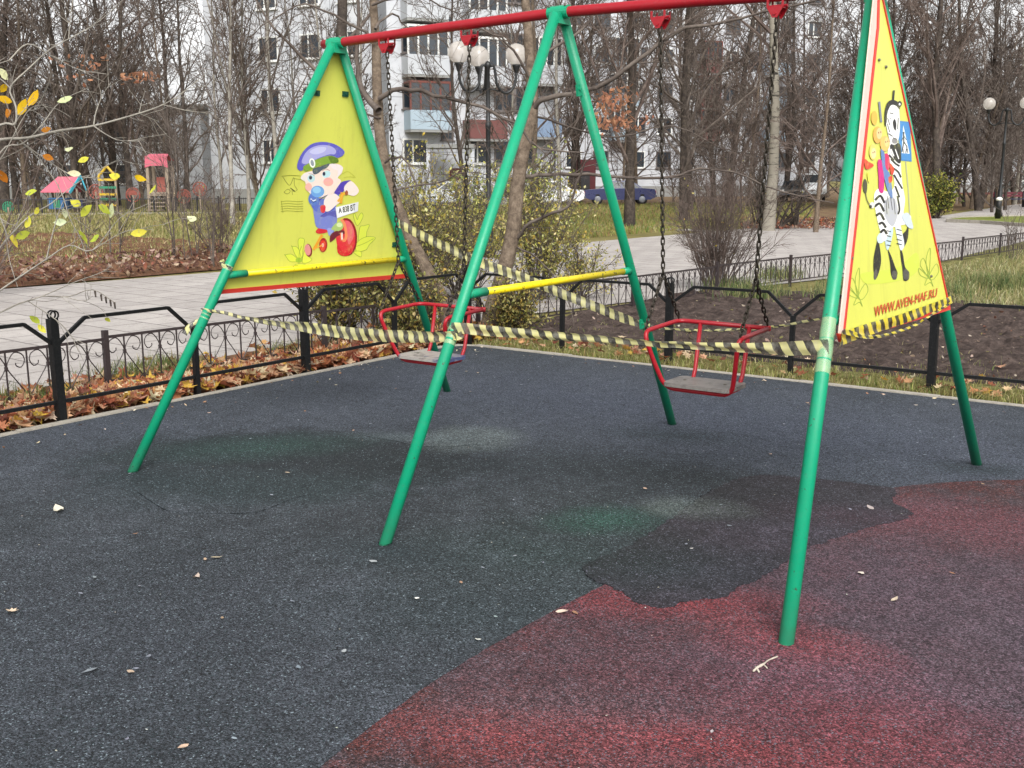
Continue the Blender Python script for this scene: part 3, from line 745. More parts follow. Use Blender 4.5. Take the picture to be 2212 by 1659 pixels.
# number plate
A.poly([(772, 945), (1040, 882), (1035, 990), (790, 1072)], 'd9dadd', False); A.poly([(778, 950), (990, 900), (985, 1000), (795, 1066)], 'eceded', False)
lettering(A, 'A 838 BT', [(808, 955), (1000, 905), (1003, 980), (812, 1016)], '1c1e22', 2.0)
part('print', A.mb, M_print, panL)

# ---- right panel (outer side, facing the camera)
p1, nR = panel_frame(2, .030)
PR = [plane_hit(x, y, p1, nR) for x, y in ((1894, -40), (1817, 712), (1820, 733), (1832, 734), (2049, 668), (2046, 648), (1897, -40))]
mb = MB(); slab(mb, PR, nR, .010)
panR = part('end_panel', mb, M_yellow, swing); panR['label'] = 'yellow triangular panel printed with a zebra holding a crossing sign'
def strip(pxs, mat, lift, th=.006, name='trim', par=panR):
    q = [plane_hit(x, y, p1, nR) + nR * lift for x, y in pxs]; mb = MB(); slab(mb, q, nR, th); return part(name, mb, mat, par)
strip([(1890, -40), (1811, 722), (1817, 730), (1891, 60), (1894, -40)], M_trimw, .004, .006)
strip([(1895, -40), (1892.5, 60), (1818, 720), (1822, 721), (1896.5, 60), (1898.5, -40)], M_trim, .006)
strip([(1805, 720), (1810, 739), (1832, 736), (2050, 669), (2048, 656), (1824, 723)], M_trim, .008)
strip([(1900, -40), (1905, 0), (2047, 656), (2049, 656), (1907, 0), (1902, -40)], M_trim, .005)
B = Art(p1, nR, lambda x, y: ((1980 + x / 2.963) * .9066, (180 + y / 2.963) * .9066))
B.poly([(210, 1400), (330, 1380), (480, 1350), (600, 1250), (620, 1350), (560, 1420), (420, 1460), (250, 1470)], 'c6d24c')
for bx, by in ((190, 1540), (690, 1400)):
    for L in ([(0, 20), (-60, -60), (-40, -110), (-10, -40)], [(0, 20), (50, -70), (70, -20), (30, 40)], [(0, 30), (-60, 10), (-70, -40)], [(0, 20), (10, -180), (-20, -100)], [(0, 20), (-30, 80), (10, 60), (30, 90)]):
        B.line([(bx + x, by + y) for x, y in L], 4, '8aa43a', True, True)
# sign pole and sign
B.line([(525, 600), (545, 820), (560, 1080)], 7, 'a9a98c', False)
B.poly([(468, 318), (556, 328), (568, 608), (482, 600)], '3a7ab4', False); B.poly([(474, 326), (550, 335), (561, 598), (488, 592)], '3f86c2', False)
B.poly([(508, 350), (497, 548), (553, 552)], 'eef2f2', False)
B.ell(511, 405, 6, 9, '10181c'); B.line([(511, 412), (512, 470)], 9, '10181c', False); B.line([(512, 468), (500, 540)], 8, '10181c', False); B.line([(512, 468), (533, 500), (536, 545)], 8, '10181c', False); B.line([(498, 460), (512, 425), (530, 455)], 6, '10181c', False)
for x in (520, 535, 545): B.line([(x - 12, 548), (x - 6, 520)], 4, '10181c', False)
# hind legs
def hoofleg(P, w0, w1, hoof, c='23211f'):
    B.line(P, w0, c); B.ell(*hoof, '3c3a38')
B.poly([(328, 1160), (345, 1230), (350, 1330), (320, 1430), (300, 1400), (298, 1300), (312, 1220)], '23211f'); B.ell(312, 1405, 13, 38, '55524e', 8)
B.poly([(398, 1225), (425, 1280), (450, 1350), (468, 1400), (440, 1442), (420, 1400), (415, 1320)], '23211f'); B.ell(445, 1410, 20, 32, '4c4a48', -6)
B.poly([(486, 1230), (505, 1260), (520, 1350), (550, 1390), (545, 1440), (510, 1445), (500, 1360)], '23211f'); B.ell(527, 1405, 22, 38, '4c4a48', -6)
B.poly([(500, 1130), (530, 1090), (545, 1045), (540, 1150), (510, 1215), (495, 1210)], '23211f')
B.poly([(322, 1140), (350, 1110), (380, 1150), (360, 1180), (330, 1180)], 'c8d8de')
B.poly([(375, 1100), (400, 1060), (435, 1080), (425, 1160), (400, 1230), (385, 1210)], 'b9cfdc'); B.poly([(450, 1060), (480, 1040), (500, 1110), (515, 1200), (490, 1235), (470, 1170)], 'd8dfe2')
# body
body = [(300, 860), (330, 800), (400, 820), (440, 790), (440, 720), (400, 600), (400, 520), (410, 470), (480, 480), (490, 560), (490, 620), (500, 760), (520, 880), (510, 980), (560, 990), (550, 1040), (480, 1060), (420, 1080), (400, 1130), (370, 1170), (345, 1100), (320, 1000)]
B.poly(body, 'ecece8')
B.poly([(380, 880), (440, 860), (470, 960), (440, 1060), (400, 1040), (370, 960)], 'b4b6bc')
for S in ([(308, 880), (345, 850), (375, 900)], [(305, 925), (340, 905), (372, 960)], [(315, 990), (345, 975), (372, 1020)], [(335, 1050), (360, 1040), (385, 1075)], [(345, 1110), (370, 1090), (392, 1120)]): B.line(S, 17, '201f1e')
for S in ([(395, 850), (405, 940)], [(415, 840), (430, 950)], [(440, 870), (450, 980)], [(385, 880), (392, 980)]): B.line(S, 5, '4a484a', False)
for S in ([(440, 700), (470, 750), (500, 800)], [(450, 780), (480, 860)], [(465, 850), (480, 940), (470, 980)], [(430, 650), (470, 680), (490, 720)], [(420, 590), (450, 620), (480, 640)], [(405, 560), (440, 600)]): B.line(S, 13, '201f1e')
B.poly([(415, 490), (480, 480), (492, 560), (485, 620), (450, 600), (425, 550)], '22211f'); B.line([(420, 520), (440, 570)], 9, 'ecece8', False); B.line([(450, 520), (475, 590)], 7, 'ecece8', False)
for yy in (1095, 1130, 1165, 1195): B.line([(388, yy), (420, yy + 8)], 6, '2a2a2c'); B.line([(460, yy - 10), (495, yy)], 6, '2a2a2c')
B.poly([(495, 990), (540, 970), (570, 1040), (575, 1080), (545, 1075), (520, 1045)], 'c3ced6')
# head
B.poly([(380, 300), (390, 220), (430, 180), (470, 210), (480, 290), (480, 400), (460, 480), (420, 480), (395, 400)], 'e8e8e4')
B.poly([(376, 360), (374, 270), (390, 200), (425, 172), (470, 190), (480, 240), (455, 215), (420, 210), (395, 260), (388, 330)], '22201f')
B.line([(432, 200), (440, 105)], 14, '22201f', False); B.poly([(460, 200), (480, 180), (496, 195), (485, 222)], '2a2827'); B.ell(480, 203, 7, 9, 'e8e8e4')
B.poly([(432, 330), (445, 308), (456, 340), (452, 388), (438, 372)], '22201f'); B.ell(415, 300, 8, 14, 'f4f4f0'); B.ell(417, 303, 3, 6, '181818'); B.ell(445, 462, 20, 20, '8a8886'); B.line([(410, 265), (435, 270)], 6, '22201f'); B.line([(395, 300), (410, 350)], 5, '22201f'); B.line([(392, 340), (410, 400)], 5, '22201f'); B.line([(400, 410), (430, 430)], 6, '22201f'); B.line([(470, 300), (465, 380)], 5, '22201f'); B.line([(430, 440), (460, 450)], 5, '3a3836')
# tail
B.poly([(232, 730), (250, 760), (245, 830), (228, 820), (220, 770)], '4a4a34'); B.line([(238, 820), (250, 880), (280, 930)], 5, '55543a'); B.ell(285, 915, 18, 22, 'd8d8d0'); B.ell(275, 925, 8, 12, '22201f')
# three riders on its back, plain figures
B.line([(335, 185), (350, 330)], 14, '7a7f8c', False)
B.poly([(325, 600), (360, 610), (370, 700), (365, 820), (335, 815), (330, 720)], 'c8247c'); B.poly([(370, 560), (400, 560), (410, 640), (385, 690), (370, 640)], 'cc2a5c'); B.poly([(345, 530), (372, 550), (380, 650), (410, 700), (430, 860), (400, 830), (370, 720)], '5f7fb4'); B.poly([(400, 720), (425, 710), (425, 745), (405, 760)], 'd23a2c')
B.ell(375, 480, 34, 54, 'ecb864'); B.ell(388, 470, 16, 34, 'f0c884'); B.ell(322, 420, 30, 60, 'e4a850'); B.ell(335, 410, 20, 40, 'f0c48a'); B.ell(290, 540, 26, 56, 'ecca6c'); B.ell(295, 550, 18, 38, 'f2d49a'); B.ell(300, 300, 22, 50, 'e0b048')
for x, y in ((330, 405), (345, 400), (380, 470), (395, 465), (290, 545), (302, 540)): B.ell(x, y, 3, 6, '3a2c22')
B.poly([(230, 590), (260, 610), (295, 630), (280, 650), (240, 660)], 'd8402a'); B.poly([(410, 620), (440, 660), (430, 700), (415, 690)], 'd0462c'); B.poly([(250, 690), (262, 690), (268, 750), (256, 745)], 'e8dc50')
lettering(B, 'WWW.AVEN-MAF.RU', [(300, 1632), (745, 1500), (740, 1560), (300, 1706)], 'c8502c', .8)
part('print', B.mb, M_print, panR)
for x, y in ((1897, 130), (1912, 145), (1838, 558), (2010, 597)):
    mb = MB(); pp = plane_hit(x, y, p1, nR); mb.lathe([(.006, 0), (.006, .007), (.003, .009)], 8, Matrix.Translation(pp) @ nR.to_track_quat('Z', 'Y').to_matrix().to_4x4()); part('bolt', mb, M_steel, panR)

# ================================================================== SWINGS
M_chain = N('dark_chain'); M_chain = M_chain.set(M_chain.mix(M_chain.noise(60, 3), '2b2926', '4d463e'), .45, .8)
m = N('worn_seat')
sb = m.ramp(m.noise(9, 5, .75), [(.3, '8f8a88'), (.5, '9c9690'), (.62, '6c6664'), (.8, 'a89f94')])
sb = m.mix(m.ramp(m.noise(5, 3, .6), [(.52, 0.0), (.6, .9)]), sb, '33406c')
M_seat = m.set(sb, .55, spec=.4, bump=m.noise(60, 4), bdist=.002)
m = N('bare_seat')
sb = m.ramp(m.noise(8, 5, .75), [(.3, '5e5a59'), (.5, '78736f'), (.66, '464240'), (.8, '857e78')])
sb = m.mix(m.ramp(m.noise(40, 4, .8), [(.6, 0.0), (.7, .8)]), sb, '3d3836')
M_seat2 = m.set(sb, .5, spec=.45, bump=m.noise(60, 4), bdist=.002)
def chain_mb(mb, a, b, pitch=.027, wr=.0037, lw=.0102, phase=0):
    a, b = Vector(a), Vector(b); d = (b - a); L = d.length; n = max(1, round(L / pitch)); t = d / L
    s = t.orthogonal().normalized(); u = t.cross(s); hl = L / n / 2 + wr * 1.1
    for i in range(n):
        c = a + t * (L * (i + .5) / n); ang = (math.pi / 2) * (i % 2) + phase; x = s * math.cos(ang) + u * math.sin(ang)
        pts = []
        for k in range(10):
            q = 2 * math.pi * k / 10; cx, cy = math.cos(q), math.sin(q)
            pts.append(c + x * (lw * .72 * cx) + t * ((hl - lw * .5) * (1 if cy > .1 else -1 if cy < -.1 else 0) + lw * .5 * cy * 1.0))
        mb.tube(pts, wr, 5, False, None, True)
def make_swing(x0, hx, jz, z, label, seatmat, ang=0.0):
    s = empty('swing', (x0, 0, 0), label, 'swing')
    W, yb, yf, zt = .228, .17, -.17, z + .265
    r = .0105
    # one bent tube: back rail, arm rests, down in front and under the seat
    loop = [(-W * .86, yb, zt + .008), (W * .98, yb, zt), (W * .98, yb - .001, zt), (W * .92, yf, zt - .018), (W * .86, yf + .03, z + .11), (W * .80, -.085, z - .012), (-W * .80, -.085, z - .012), (-W * .86, yf + .03, z + .11), (-W * 1.02, yf, zt - .018)]
    pts = [Vector(p) for p in loop]
    main = [Vector((W * .98, yb, zt)), Vector((-W * .98, yb, zt + .004)), Vector((-W, yf, zt - .012)), Vector((-W * .88, yf + .045, z + .12)), Vector((-W * .72, -.07, z - .014)), Vector((W * .72, -.07, z - .014)), Vector((W * .88, yf + .045, z + .12)), Vector((W, yf, zt - .012)), Vector((W * .99, yb - .01, zt - .001))]
    mb = MB(); mb.tube(fillet(main, .055, 6), r, 12); mb.lathe([(.011, -.012), (.012, 0), (.011, .012)], 12, Matrix.Translation((W * .985, yb, zt)))
    for sx in (-.11, .135):
        mb.tube([Vector((sx, yb, zt)), Vector((sx * .97, yb - .05, z + .05)), Vector((sx * .95, .085, z - .012)), Vector((sx * .95, -.07, z - .014))], r * .95, 10)
    fr_ = part('frame', mb, M_redp, s, True, False)
    mb = MB(); pl = []
    for cx, cy, a0 in ((.135, .075, 0), (-.135, .075, 90), (-.135, -.075, 180), (.135, -.075, 270)):
        for k in range(5): a = R(a0 + k * 22.5); pl.append((cx + .03 * math.cos(a), cy + .03 * math.sin(a)))
    mb.prism(pl, z, z + .018); st = part('seat', mb, seatmat, s, False, False)
    for bx in (-.1, .1): q = MB(); q.lathe([(.008, 0), (.008, .003), (.003, .005)], 10, Matrix.Translation((bx, 0, z + .0185))); part('bolt', q, M_steel, st, False, False)
    for sx in (-1, 1):
        top = Vector((sx * hx, 0, 2.118)); j = Vector((sx * W * .99, 0, jz))
        mb = MB(); chain_mb(mb, top, j)
        chain_mb(mb, j, (sx * W * .97, yb, zt + .012), phase=.6); chain_mb(mb, j, (sx * W, yf + .02, zt + .004), phase=.9)
        part('chain', mb, M_chain, s, True, False)
        q = MB()      # folded red hanger clamped under the beam: top yoke and pointed cheek plates
        zc = 2.165
        for yy in (-.026, .026):
            Mh = Matrix.Translation((sx * hx, yy, zc)) @ Matrix.Rotation(R(90), 4, 'X'); q.prism([(-.036, -.008), (.036, -.008), (.030, -.020), (.010, -.052), (-.010, -.052), (-.030, -.020)], -.003, .003, M=Mh); q.prism([(-.036, -.0079), (-.028, -.0079), (-.028, .022), (-.036, .022)], -.003, .003, M=Mh); q.prism([(.028, -.0079), (.036, -.0079), (.036, .022), (.028, .022)], -.003, .003, M=Mh)
        q.box((-.03, -.024, -.014), (.03, .024, -.008), M=Matrix.Translation((sx * hx, 0, zc)))
        q.tube([(sx * hx - .044, 0, zc - .004), (sx * hx + .044, 0, zc - .004)], .006, 8)
        q.tube([(sx * hx, -.034, zc - .036), (sx * hx, .034, zc - .036)], .006, 8)
        part('hanger', q, M_redp, s, False, False)
    return s
make_swing(-.815, .275, 1.02, .505, 'red framed swing with worn blue and grey seat, left of the middle legs', M_seat)
make_swing(.797, .27, 1.03, .530, 'red framed swing with bare grey seat, right of the middle legs', M_seat2)

# ================================================================== BARRIER TAPE
m = N('barrier_tape')
sx = m.n('SeparateXYZ'); m.l(m.coord('UV'), sx.inputs[0])
u = m.math('ADD', m.math('DIVIDE', sx.outputs[0], .062), m.math('MULTIPLY', sx.outputs[1], .38))
st = m.math('GREATER_THAN', m.math('FRACT', u), .5)
tb = m.mix(st, 'e6e099', '3a3833')
tb = m.mix(m.ramp(m.noise(25, 4, .7), [(.4, 0.0), (.75, .5)]), tb, 'cfccba')
m.set(tb, .3, spec=.6)
tl = m.n('BsdfTranslucent'); m.l(tb, tl.inputs[0]); tp = m.n('BsdfTransparent')
x1 = m.n('MixShader'); x1.inputs[0].default_value = .35; m.l(m.b.outputs[0], x1.inputs[1]); m.l(tl.outputs[0], x1.inputs[2])
x2 = m.n('MixShader'); x2.inputs[0].default_value = .16; m.l(x1.outputs[0], x2.inputs[1]); m.l(tp.outputs[0], x2.inputs[2]); m.l(x2.outputs[0], m.out.inputs[0])
M_tape = m.m
M_tape2 = M_tape.copy(); M_tape2.name = 'bright_barrier_tape'
for n_ in M_tape2.node_tree.nodes:
    if n_.type == 'MIX' and not n_.inputs[7].is_linked and not n_.inputs[6].is_linked: n_.inputs[6].default_value = (*lin('f0dc2a'), 1); n_.inputs[7].default_value = (*lin('1a1917'), 1)
    if n_.type == 'MIX_SHADER': n_.inputs[0].default_value *= .5
m = N('tape_wrap'); m.set(m.mix(m.noise(30, 3), 'd9dca8', '9fc7a0'), .3, spec=.6)
tp = m.n('BsdfTransparent'); x2 = m.n('MixShader'); x2.inputs[0].default_value = .62; m.l(m.b.outputs[0], x2.inputs[1]); m.l(tp.outputs[0], x2.inputs[2]); m.l(x2.outputs[0], m.out.inputs[0])
M_wrap = m.m
def tape(label, keys, wraps=(), seed=1, normal=None, extra=None, mat=None, us=1.0):
    """keys: (px, py, distance, width, twist degrees, fold)"""
    r = random.Random(seed); mb = MB()
    def ribbon(keys):
        P = smooth_line([at(k[0], k[1], k[2]) if len(k) < 7 else k[6] for k in keys], 9); n = len(P); W = []
        for i in range(n):
            t = i / 9.0; k = min(int(t), len(keys) - 2); f = t - k; a, b = keys[k], keys[k + 1]
            W.append([a[j] * (1 - f) + b[j] * f for j in (3, 4, 5)])
        vs = []; uv = []; L = r.random(); M = 6
        for i, p in enumerate(P):
            if i: L += (p - P[i - 1]).length
            d = (P[min(i + 1, n - 1)] - P[max(0, i - 1)]).normalized(); up = Vector((0, 0, 1)); up = (up - d * up.dot(d)).normalized(); sd = d.cross(up)
            wd, tw, fo = W[i]; a = R(tw + 5 * math.sin(L * 11)); ax = up * math.cos(a) + sd * math.sin(a); nn = d.cross(ax)
            for q in range(M + 1):
                v = q / M - .5
                bow = (fo * .5) * math.sin(v * 7 + L * 6) * .012 + .002 * math.sin(L * 37 + q)
                vs.append(p + ax * (v * wd) + nn * bow); uv.append((L * us, q / M))
        fs = [(i * (M + 1) + q, i * (M + 1) + q + 1, (i + 1) * (M + 1) + q + 1, (i + 1) * (M + 1) + q) for i in range(n - 1) for q in range(M)]
        mb.add(vs, fs); mb.uv.extend(uv)
    ribbon(keys)
    for e in (extra or []): ribbon(e)
    t = mb.build('barrier_tape', mat or M_tape, None, True); tag(t, label, 'barrier tape', 'striped tape wound round the swing frame')
    for a, b, rad in wraps:
        q = MB(); a, b = Vector(a), Vector(b); pts = [a.lerp(b, i / 8) for i in range(9)]
        q.tube(pts, [rad + .0015 * math.sin(i * 2.3) for i in range(9)], 18, False); q.build('wrap', M_wrap, t, True)
    return t
legpt = lambda k, j, z: legs[k][j][0].lerp(legs[k][j][1], z / legs[k][j][1].z)
def leg_at(k, j, py):           # point of a leg at an image height
    f, t = legs[k][j][0], legs[k][j][1]; lo, hi = 0.0, 1.0
    for _ in range(30):
        q = f.lerp(t, (lo + hi) / 2); c = ROT.transposed() @ (q - CAM); y = CY - FPX * c.y / -c.z
        if y > py: lo = (lo + hi) / 2
        else: hi = (lo + hi) / 2
    return f.lerp(t, lo)
dp = lambda p: -(ROT.transposed() @ (p - CAM)).z
def wrap(k, j, y0, y1, rad=.0255): return (leg_at(k, j, y0), leg_at(k, j, y1), rad)
dA = dp(leg_at(0, 0, 672)) - .025; dB = dp(leg_at(1, 0, 722)) - .03; dC = dp(leg_at(2, 0, 750)) - .03
D1 = lambda x: dA + (dB - dA) * (x - 452) / (978 - 452); D2 = lambda x: dB + (dC - dB) * (x - 985) / (1785 - 985)
tape('black and yellow tape sagging from the left front leg to the middle front leg',
     [(449, 671, D1(449), .016, 10, .2), (480, 676, D1(480), .02, 20, 1), (526, 687, D1(526), .024, 30, 1), (600, 699, D1(600), .04, 25, 1), (663, 707, D1(663), .052, 5, .6), (772, 722, D1(772), .058, 0, .5), (872, 727, D1(872), .056, 0, .6), (945, 728, D1(945), .044, 0, .8), (985, 724, D1(985), .04, 0, .5)],
     [wrap(0, 0, 690, 664, .0245), wrap(1, 0, 745, 702)], 1,
     extra=[[(449, 676, dA + .0, .018, 10, 1), (430, 690, dA + .03, .02, 40, 1), (412, 702, dA + .02, .028, 60, 1), (398, 722, dA + .01, .03, 20, 1)],
            [(434, 668, dA + .02, .016, 0, .2), (450, 671, dA - .004, .018, 0, .2), (462, 674, dA + .0, .016, 0, .2)]])
tape('black and yellow tape stretched in front of the right swing to the right front leg',
     [(975, 708, D2(975), .046, 0, .3), (1010, 710, D2(1010), .047, 0, .5), (1068, 716, D2(1068), .045, 0, .6), (1200, 726, D2(1200), .036, 10, 1), (1340, 735, D2(1340), .03, 20, 1), (1462, 744, D2(1462), .03, 35, 1), (1560, 750, D2(1560), .032, 25, 1), (1640, 753, D2(1640), .04, 10, 1), (1710, 753, D2(1710), .052, 0, .5), (1790, 749, D2(1790), .052, 0, .3)],
     [wrap(2, 0, 808, 690, .0262)], 2,
     extra=[[(968, 716, D2(968) - .0, .035, -15, .2), (985, 728, D2(985) - .004, .03, -25, .5), (1000, 722, D2(1000) - .0, .03, 10, .5)]])
dE = dp(leg_at(0, 1, 486)) - .02; dF = dp(leg_at(1, 1, 700)) - .02
D3 = lambda x: dE + (dF - dE) * (x - 862) / (1392 - 862)
tape('black and yellow tape running down from the left rear leg to the middle rear leg',
     [(856, 480, D3(856), .046, 0, .2)] + [(x, y, D3(x), .056, 4, .6) for x, y in ((917, 512), (979, 540), (1046, 570), (1122, 597), (1168, 616), (1230, 641), (1290, 664), (1352, 689))] + [(1392, 702, D3(1392), .03, 10, .3)],
     [wrap(1, 1, 712, 690)], 3)
dG = dp(leg_at(2, 1, 645)); D4 = lambda x: dF + (dG - dF) * (x - 1400) / (2045 - 1400)
tape('thin twisted tape hanging behind the right swing towards the printed zebra panel',
     [(x, y, D4(x), w_, tw, 1.0) for x, y, w_, tw in ((1396, 700, .02, 0), (1415, 708, .014, 50), (1470, 712, .013, 65), (1521, 714, .014, 60), (1595, 711, .015, 65), (1684, 704, .015, 50), (1775, 689, .014, 60), (1900, 668, .014, 60), (2040, 646, .014, 40))], (), 4)
def PK(x, y, w_, lift=.014): return (x, y, 0, w_, 0, .15, plane_hit(x, y, p1, nR) + nR * lift)
tape('yellow and black tape wrapped across the bottom of the zebra panel',
     [PK(1798, 735, .045, .03), PK(1815, 730, .048), PK(1880, 708, .046), PK(1940, 690, .044), PK(2000, 667, .040), PK(2048, 648, .036), PK(2056, 640, .03, .0)], (), 5,
     extra=[[PK(1800, 716, .02, .032), PK(1880, 728, .012, .016), PK(1960, 706, .012, .016), (2000, 682, 0, .012, 0, .15, plane_hit(2000, 682, p1, nR) + nR * .016), PK(2046, 655, .014, .016)]], mat=M_tape2, us=.62)
tape('short knot of tape tied round the left front leg beside the baby panel',
     [(478, 573, dp(leg_at(0, 0, 575)) - .026, .022, 0, .3), (490, 577, dp(leg_at(0, 0, 575)) - .027, .02, 0, .3), (501, 581, dp(leg_at(0, 0, 575)) - .02, .018, 0, .3)], [wrap(0, 0, 584, 572, .0248)], 6,
     extra=[[(482, 574, dp(leg_at(0, 0, 575)) - .02, .02, 0, 1), (476, 566, dp(leg_at(0, 0, 575)), .03, 30, 1), (484, 562, dp(leg_at(0, 0, 575)) + .01, .02, 70, 1)]])

# ================================================================== LOW BLACK FENCE ROUND THE SURFACE
M_black = paint('black_fence_paint', '0a0b0d', .5, .1, 9, spec=.3)
def rail_fence(origin, axis, nbay, label, first_tall=True, endpost=True):
    f = empty('rail_fence', origin, label, 'fence')
    ax = Vector(axis)
    def w2(p, s, z): return Vector(origin) + ax * s + Vector((0, 0, z))
    r = random.Random(len(label))
    for i in range(nbay + 1):
        s0 = i * 1.03; tall = (i % 2 == 0)
        if not (i == nbay and not endpost):
            mb = MB(); h = (.635 if tall else .455) + r.uniform(-.006, .006); wd = .052 if tall else .034
            mb.box((-wd / 2, -wd / 2, -.08), (wd / 2, wd / 2, h), M=Matrix.Translation(w2(f, s0, 0)) @ Matrix.Rotation(r.uniform(-.012, .012), 4, 'X') @ Matrix.Rotation(r.uniform(-.012, .012), 4, 'Y'))
            po = part('post' if tall else 'short_post', mb, M_black, f)
            if tall:
                mb = MB(); c = w2(f, s0, h + .022)
                for q in (-.016, .016):
                    cr = ax.cross(Vector((0, 0, 1))); ring = []
                    for k in range(14):
                        a = 2 * math.pi * k / 14; ring.append(c + cr * (0.0) + Vector((ax.x * .026 * math.cos(a), ax.y * .026 * math.cos(a), .026 * math.sin(a))) + cr * q)
                    mb.tube(ring, .0055, 6, False, None, True)
                part('ring_cap', mb, M_black, po, True)
        if i < nbay:
            a, b = s0, s0 + 1.03
            up = .21 if tall else .20; za, zb = (.475, .45) if tall else (.45, .475)
            mb = MB(); pts = [w2(f, a + .015, za), w2(f, a + up, .617), w2(f, b - up + .01, .617), w2(f, b - .015, zb)]
            for p, q in zip(pts, pts[1:]): mb.bar(p, q, .021, .021)
            part('top_rail', mb, M_black, f)
            mb = MB(); mb.bar(w2(f, a + .02, .118), w2(f, b - .02, .118), .022, .022); part('lower_rail', mb, M_black, f)
    return f
rail_fence((-3.14, -4.9, 0), (0, 1, 0), 8, 'low black square tube fence along the leaf covered left kerb', endpost=False)
rail_fence((-3.14, 3.32, 0), (1, 0, 0), 8, 'low black square tube fence in front of the dug soil bed')

# ================================================================== BROWN SCROLL FENCE BESIDE THE PATH
M_brown = paint('brown_fence_paint', '33292a', .5, .15, 9)
def scroll_fence(pts, label, z0s=None):
    base = Vector((pts[0][0], pts[0][1], 0)); f = empty('scroll_fence', base, label, 'fence')
    seg = []
    for a, b in zip(pts, pts[1:]):
        A_, B_ = Vector((a[0], a[1], 0)), Vector((b[0], b[1], 0)); L = (B_ - A_).length; k = max(1, round(L / 1.96))
        for j in range(k): seg.append((A_.lerp(B_, j / k), A_.lerp(B_, (j + 1) / k)))
    r = random.Random(4); zoff = 0.0
    for i, (a, b) in enumerate(seg):
        d = (b - a); L = d.length; d.normalize(); zo = r.uniform(-.015, .03)
        def q(s, z): return a + d * s + Vector((0, 0, z + zo))
        mb = MB(); mb.box((-.018, -.018, -.05), (.018, .018, .415 + zo), M=Matrix.Translation(a)); part('post', mb, M_brown, f)
        if i == len(seg) - 1:
            mb = MB(); mb.box((-.018, -.018, -.05), (.018, .018, .415), M=Matrix.Translation(b)); part('post', mb, M_brown, f)
        mb = MB()
        mb.bar(q(.02, .365), q(L - .02, .365), .008, .020); mb.bar(q(.02, .05), q(L - .02, .05), .008, .016)
        n = max(2, 2 * round(L / .28)); p = L / n
        for k in range(1, n):
            mb.bar(q(k * p, .055), q(k * p, .36), .009, .009)
            if k % 2 == 1:
                mb.bar(q(k * p, .235), q(k * p, .262), .016, .022)
                for s in (-1, 1):
                    c = [(s * p * .92, .06), (s * p * .45, .16), (s * .008, .248), (s * p * .12, .30), (s * p * .42, .352), (s * p * .78, .335), (s * p * .88, .29), (s * p * .70, .25), (s * p * .48, .262), (s * p * .46, .282)]
                    mb.tube(smooth_line([q(k * p + x, z) for x, z in c], 3), .0042, 4, False)
        part('scroll_panel', mb, M_brown, f)
    return f
fl = [gat(-60, 746, .36), gat(115, 729, .36), gat(366, 709.5, .36), gat(522, 694, .36), gat(650, 681, .36), gat(902, 643, .36), gat(1010, 627, .36)]
s0 = Vector((-3.80, -2.7)); scroll_fence([(-4.05, -4.6), (-3.92, -2.0), (-3.80, 0.0), (-3.66, 2.0), (-3.5, 3.95)], 'low brown scroll fence among the leaves on the left of the tree')
scroll_fence([(-3.35, 4.5), (-3.12, 6.4), (-2.95, 8.3), (-2.7, 10.2), (-2.4, 12.1), (-2.05, 14.0), (-1.7, 15.9), (-1.45, 17.8), (-1.25, 19.7), (-1.0, 21.6)], 'low brown scroll fence running away beside the path on the right')

# ================================================================== LAMPS
M_blackm = paint('black_lamp_paint', '101214', .35, .1, 6)
m = N('lamp_globe'); m.set('d2cbc3', .12, spec=.6, trans=.2); tp = m.n('BsdfTransparent'); x2 = m.n('MixShader'); x2.inputs[0].default_value = .45; m.l(m.b.outputs[0], x2.inputs[1]); m.l(tp.outputs[0], x2.inputs[2]); m.l(x2.outputs[0], m.out.inputs[0]); M_globe = m.m
M_globeb = N('globe_lower'); M_globeb = M_globeb.set('c9a88a', .3, spec=.5, trans=.3)
def lamp(loc, label, arms, sc_=1.0):
    l = empty('street_lamp', loc, label, 'street lamp', 'globe lamps along the path'); l.scale = (sc_,) * 3
    mb = MB(); mb.lathe([(.13, -.04), (.13, .12), (.09, .2), (.075, .9), (.05, .98), (.045, 2.4), (.055, 2.43), (.055, 2.5), (.04, 2.53), (.038, 3.5), (.06, 3.53), (.06, 3.6), (.02, 3.64)], 16)
    part('pole', mb, M_blackm, l, True, False)
    for a in arms:
        ca, sa = math.cos(a), math.sin(a)
        P = smooth_line([Vector((ca * r_, sa * r_, z)) for r_, z in ((.04, 3.56), (.12, 3.55), (.15, 3.4), (.19, 3.2), (.33, 3.07), (.47, 3.12), (.55, 3.28), (.57, 3.46))], 4)
        mb = MB(); mb.tube(P, .026, 8); mb.tube([Vector((ca * .03, sa * .03, 3.14)), Vector((ca * .24, sa * .24, 3.10))], .015, 6); ar = part('arm', mb, M_blackm, l, True, False)
        mb = MB(); mb.lathe([(.02, 3.42), (.035, 3.46), (.075, 3.56), (.085, 3.60), (.02, 3.60)], 14, Matrix.Translation((ca * .57, sa * .57, 0))); part('cup', mb, M_blackm, ar, True, False)
        mb = MB(); n = 12; prof = [(.205 * math.sin(math.pi * (i + .9) / (n + .9)), 3.78 - .205 * math.cos(math.pi * (i + .9) / (n + .9))) for i in range(n + 1)]
        mb.lathe(prof, 22, Matrix.Translation((ca * .57, sa * .57, 0))); part('globe', mb, M_globe, l, True, False)
    return l
Lm = lamp(col(1055, 20.5), 'black globe lamp post behind the yellow bushes, nearest lamp', (.95, .95 + R(90), .95 + R(180)))
Lr = lamp(col(2163, 40.5), 'black globe lamp post far off at the right edge, behind the bollard', (.35, .19 + 3.0), 1.12)
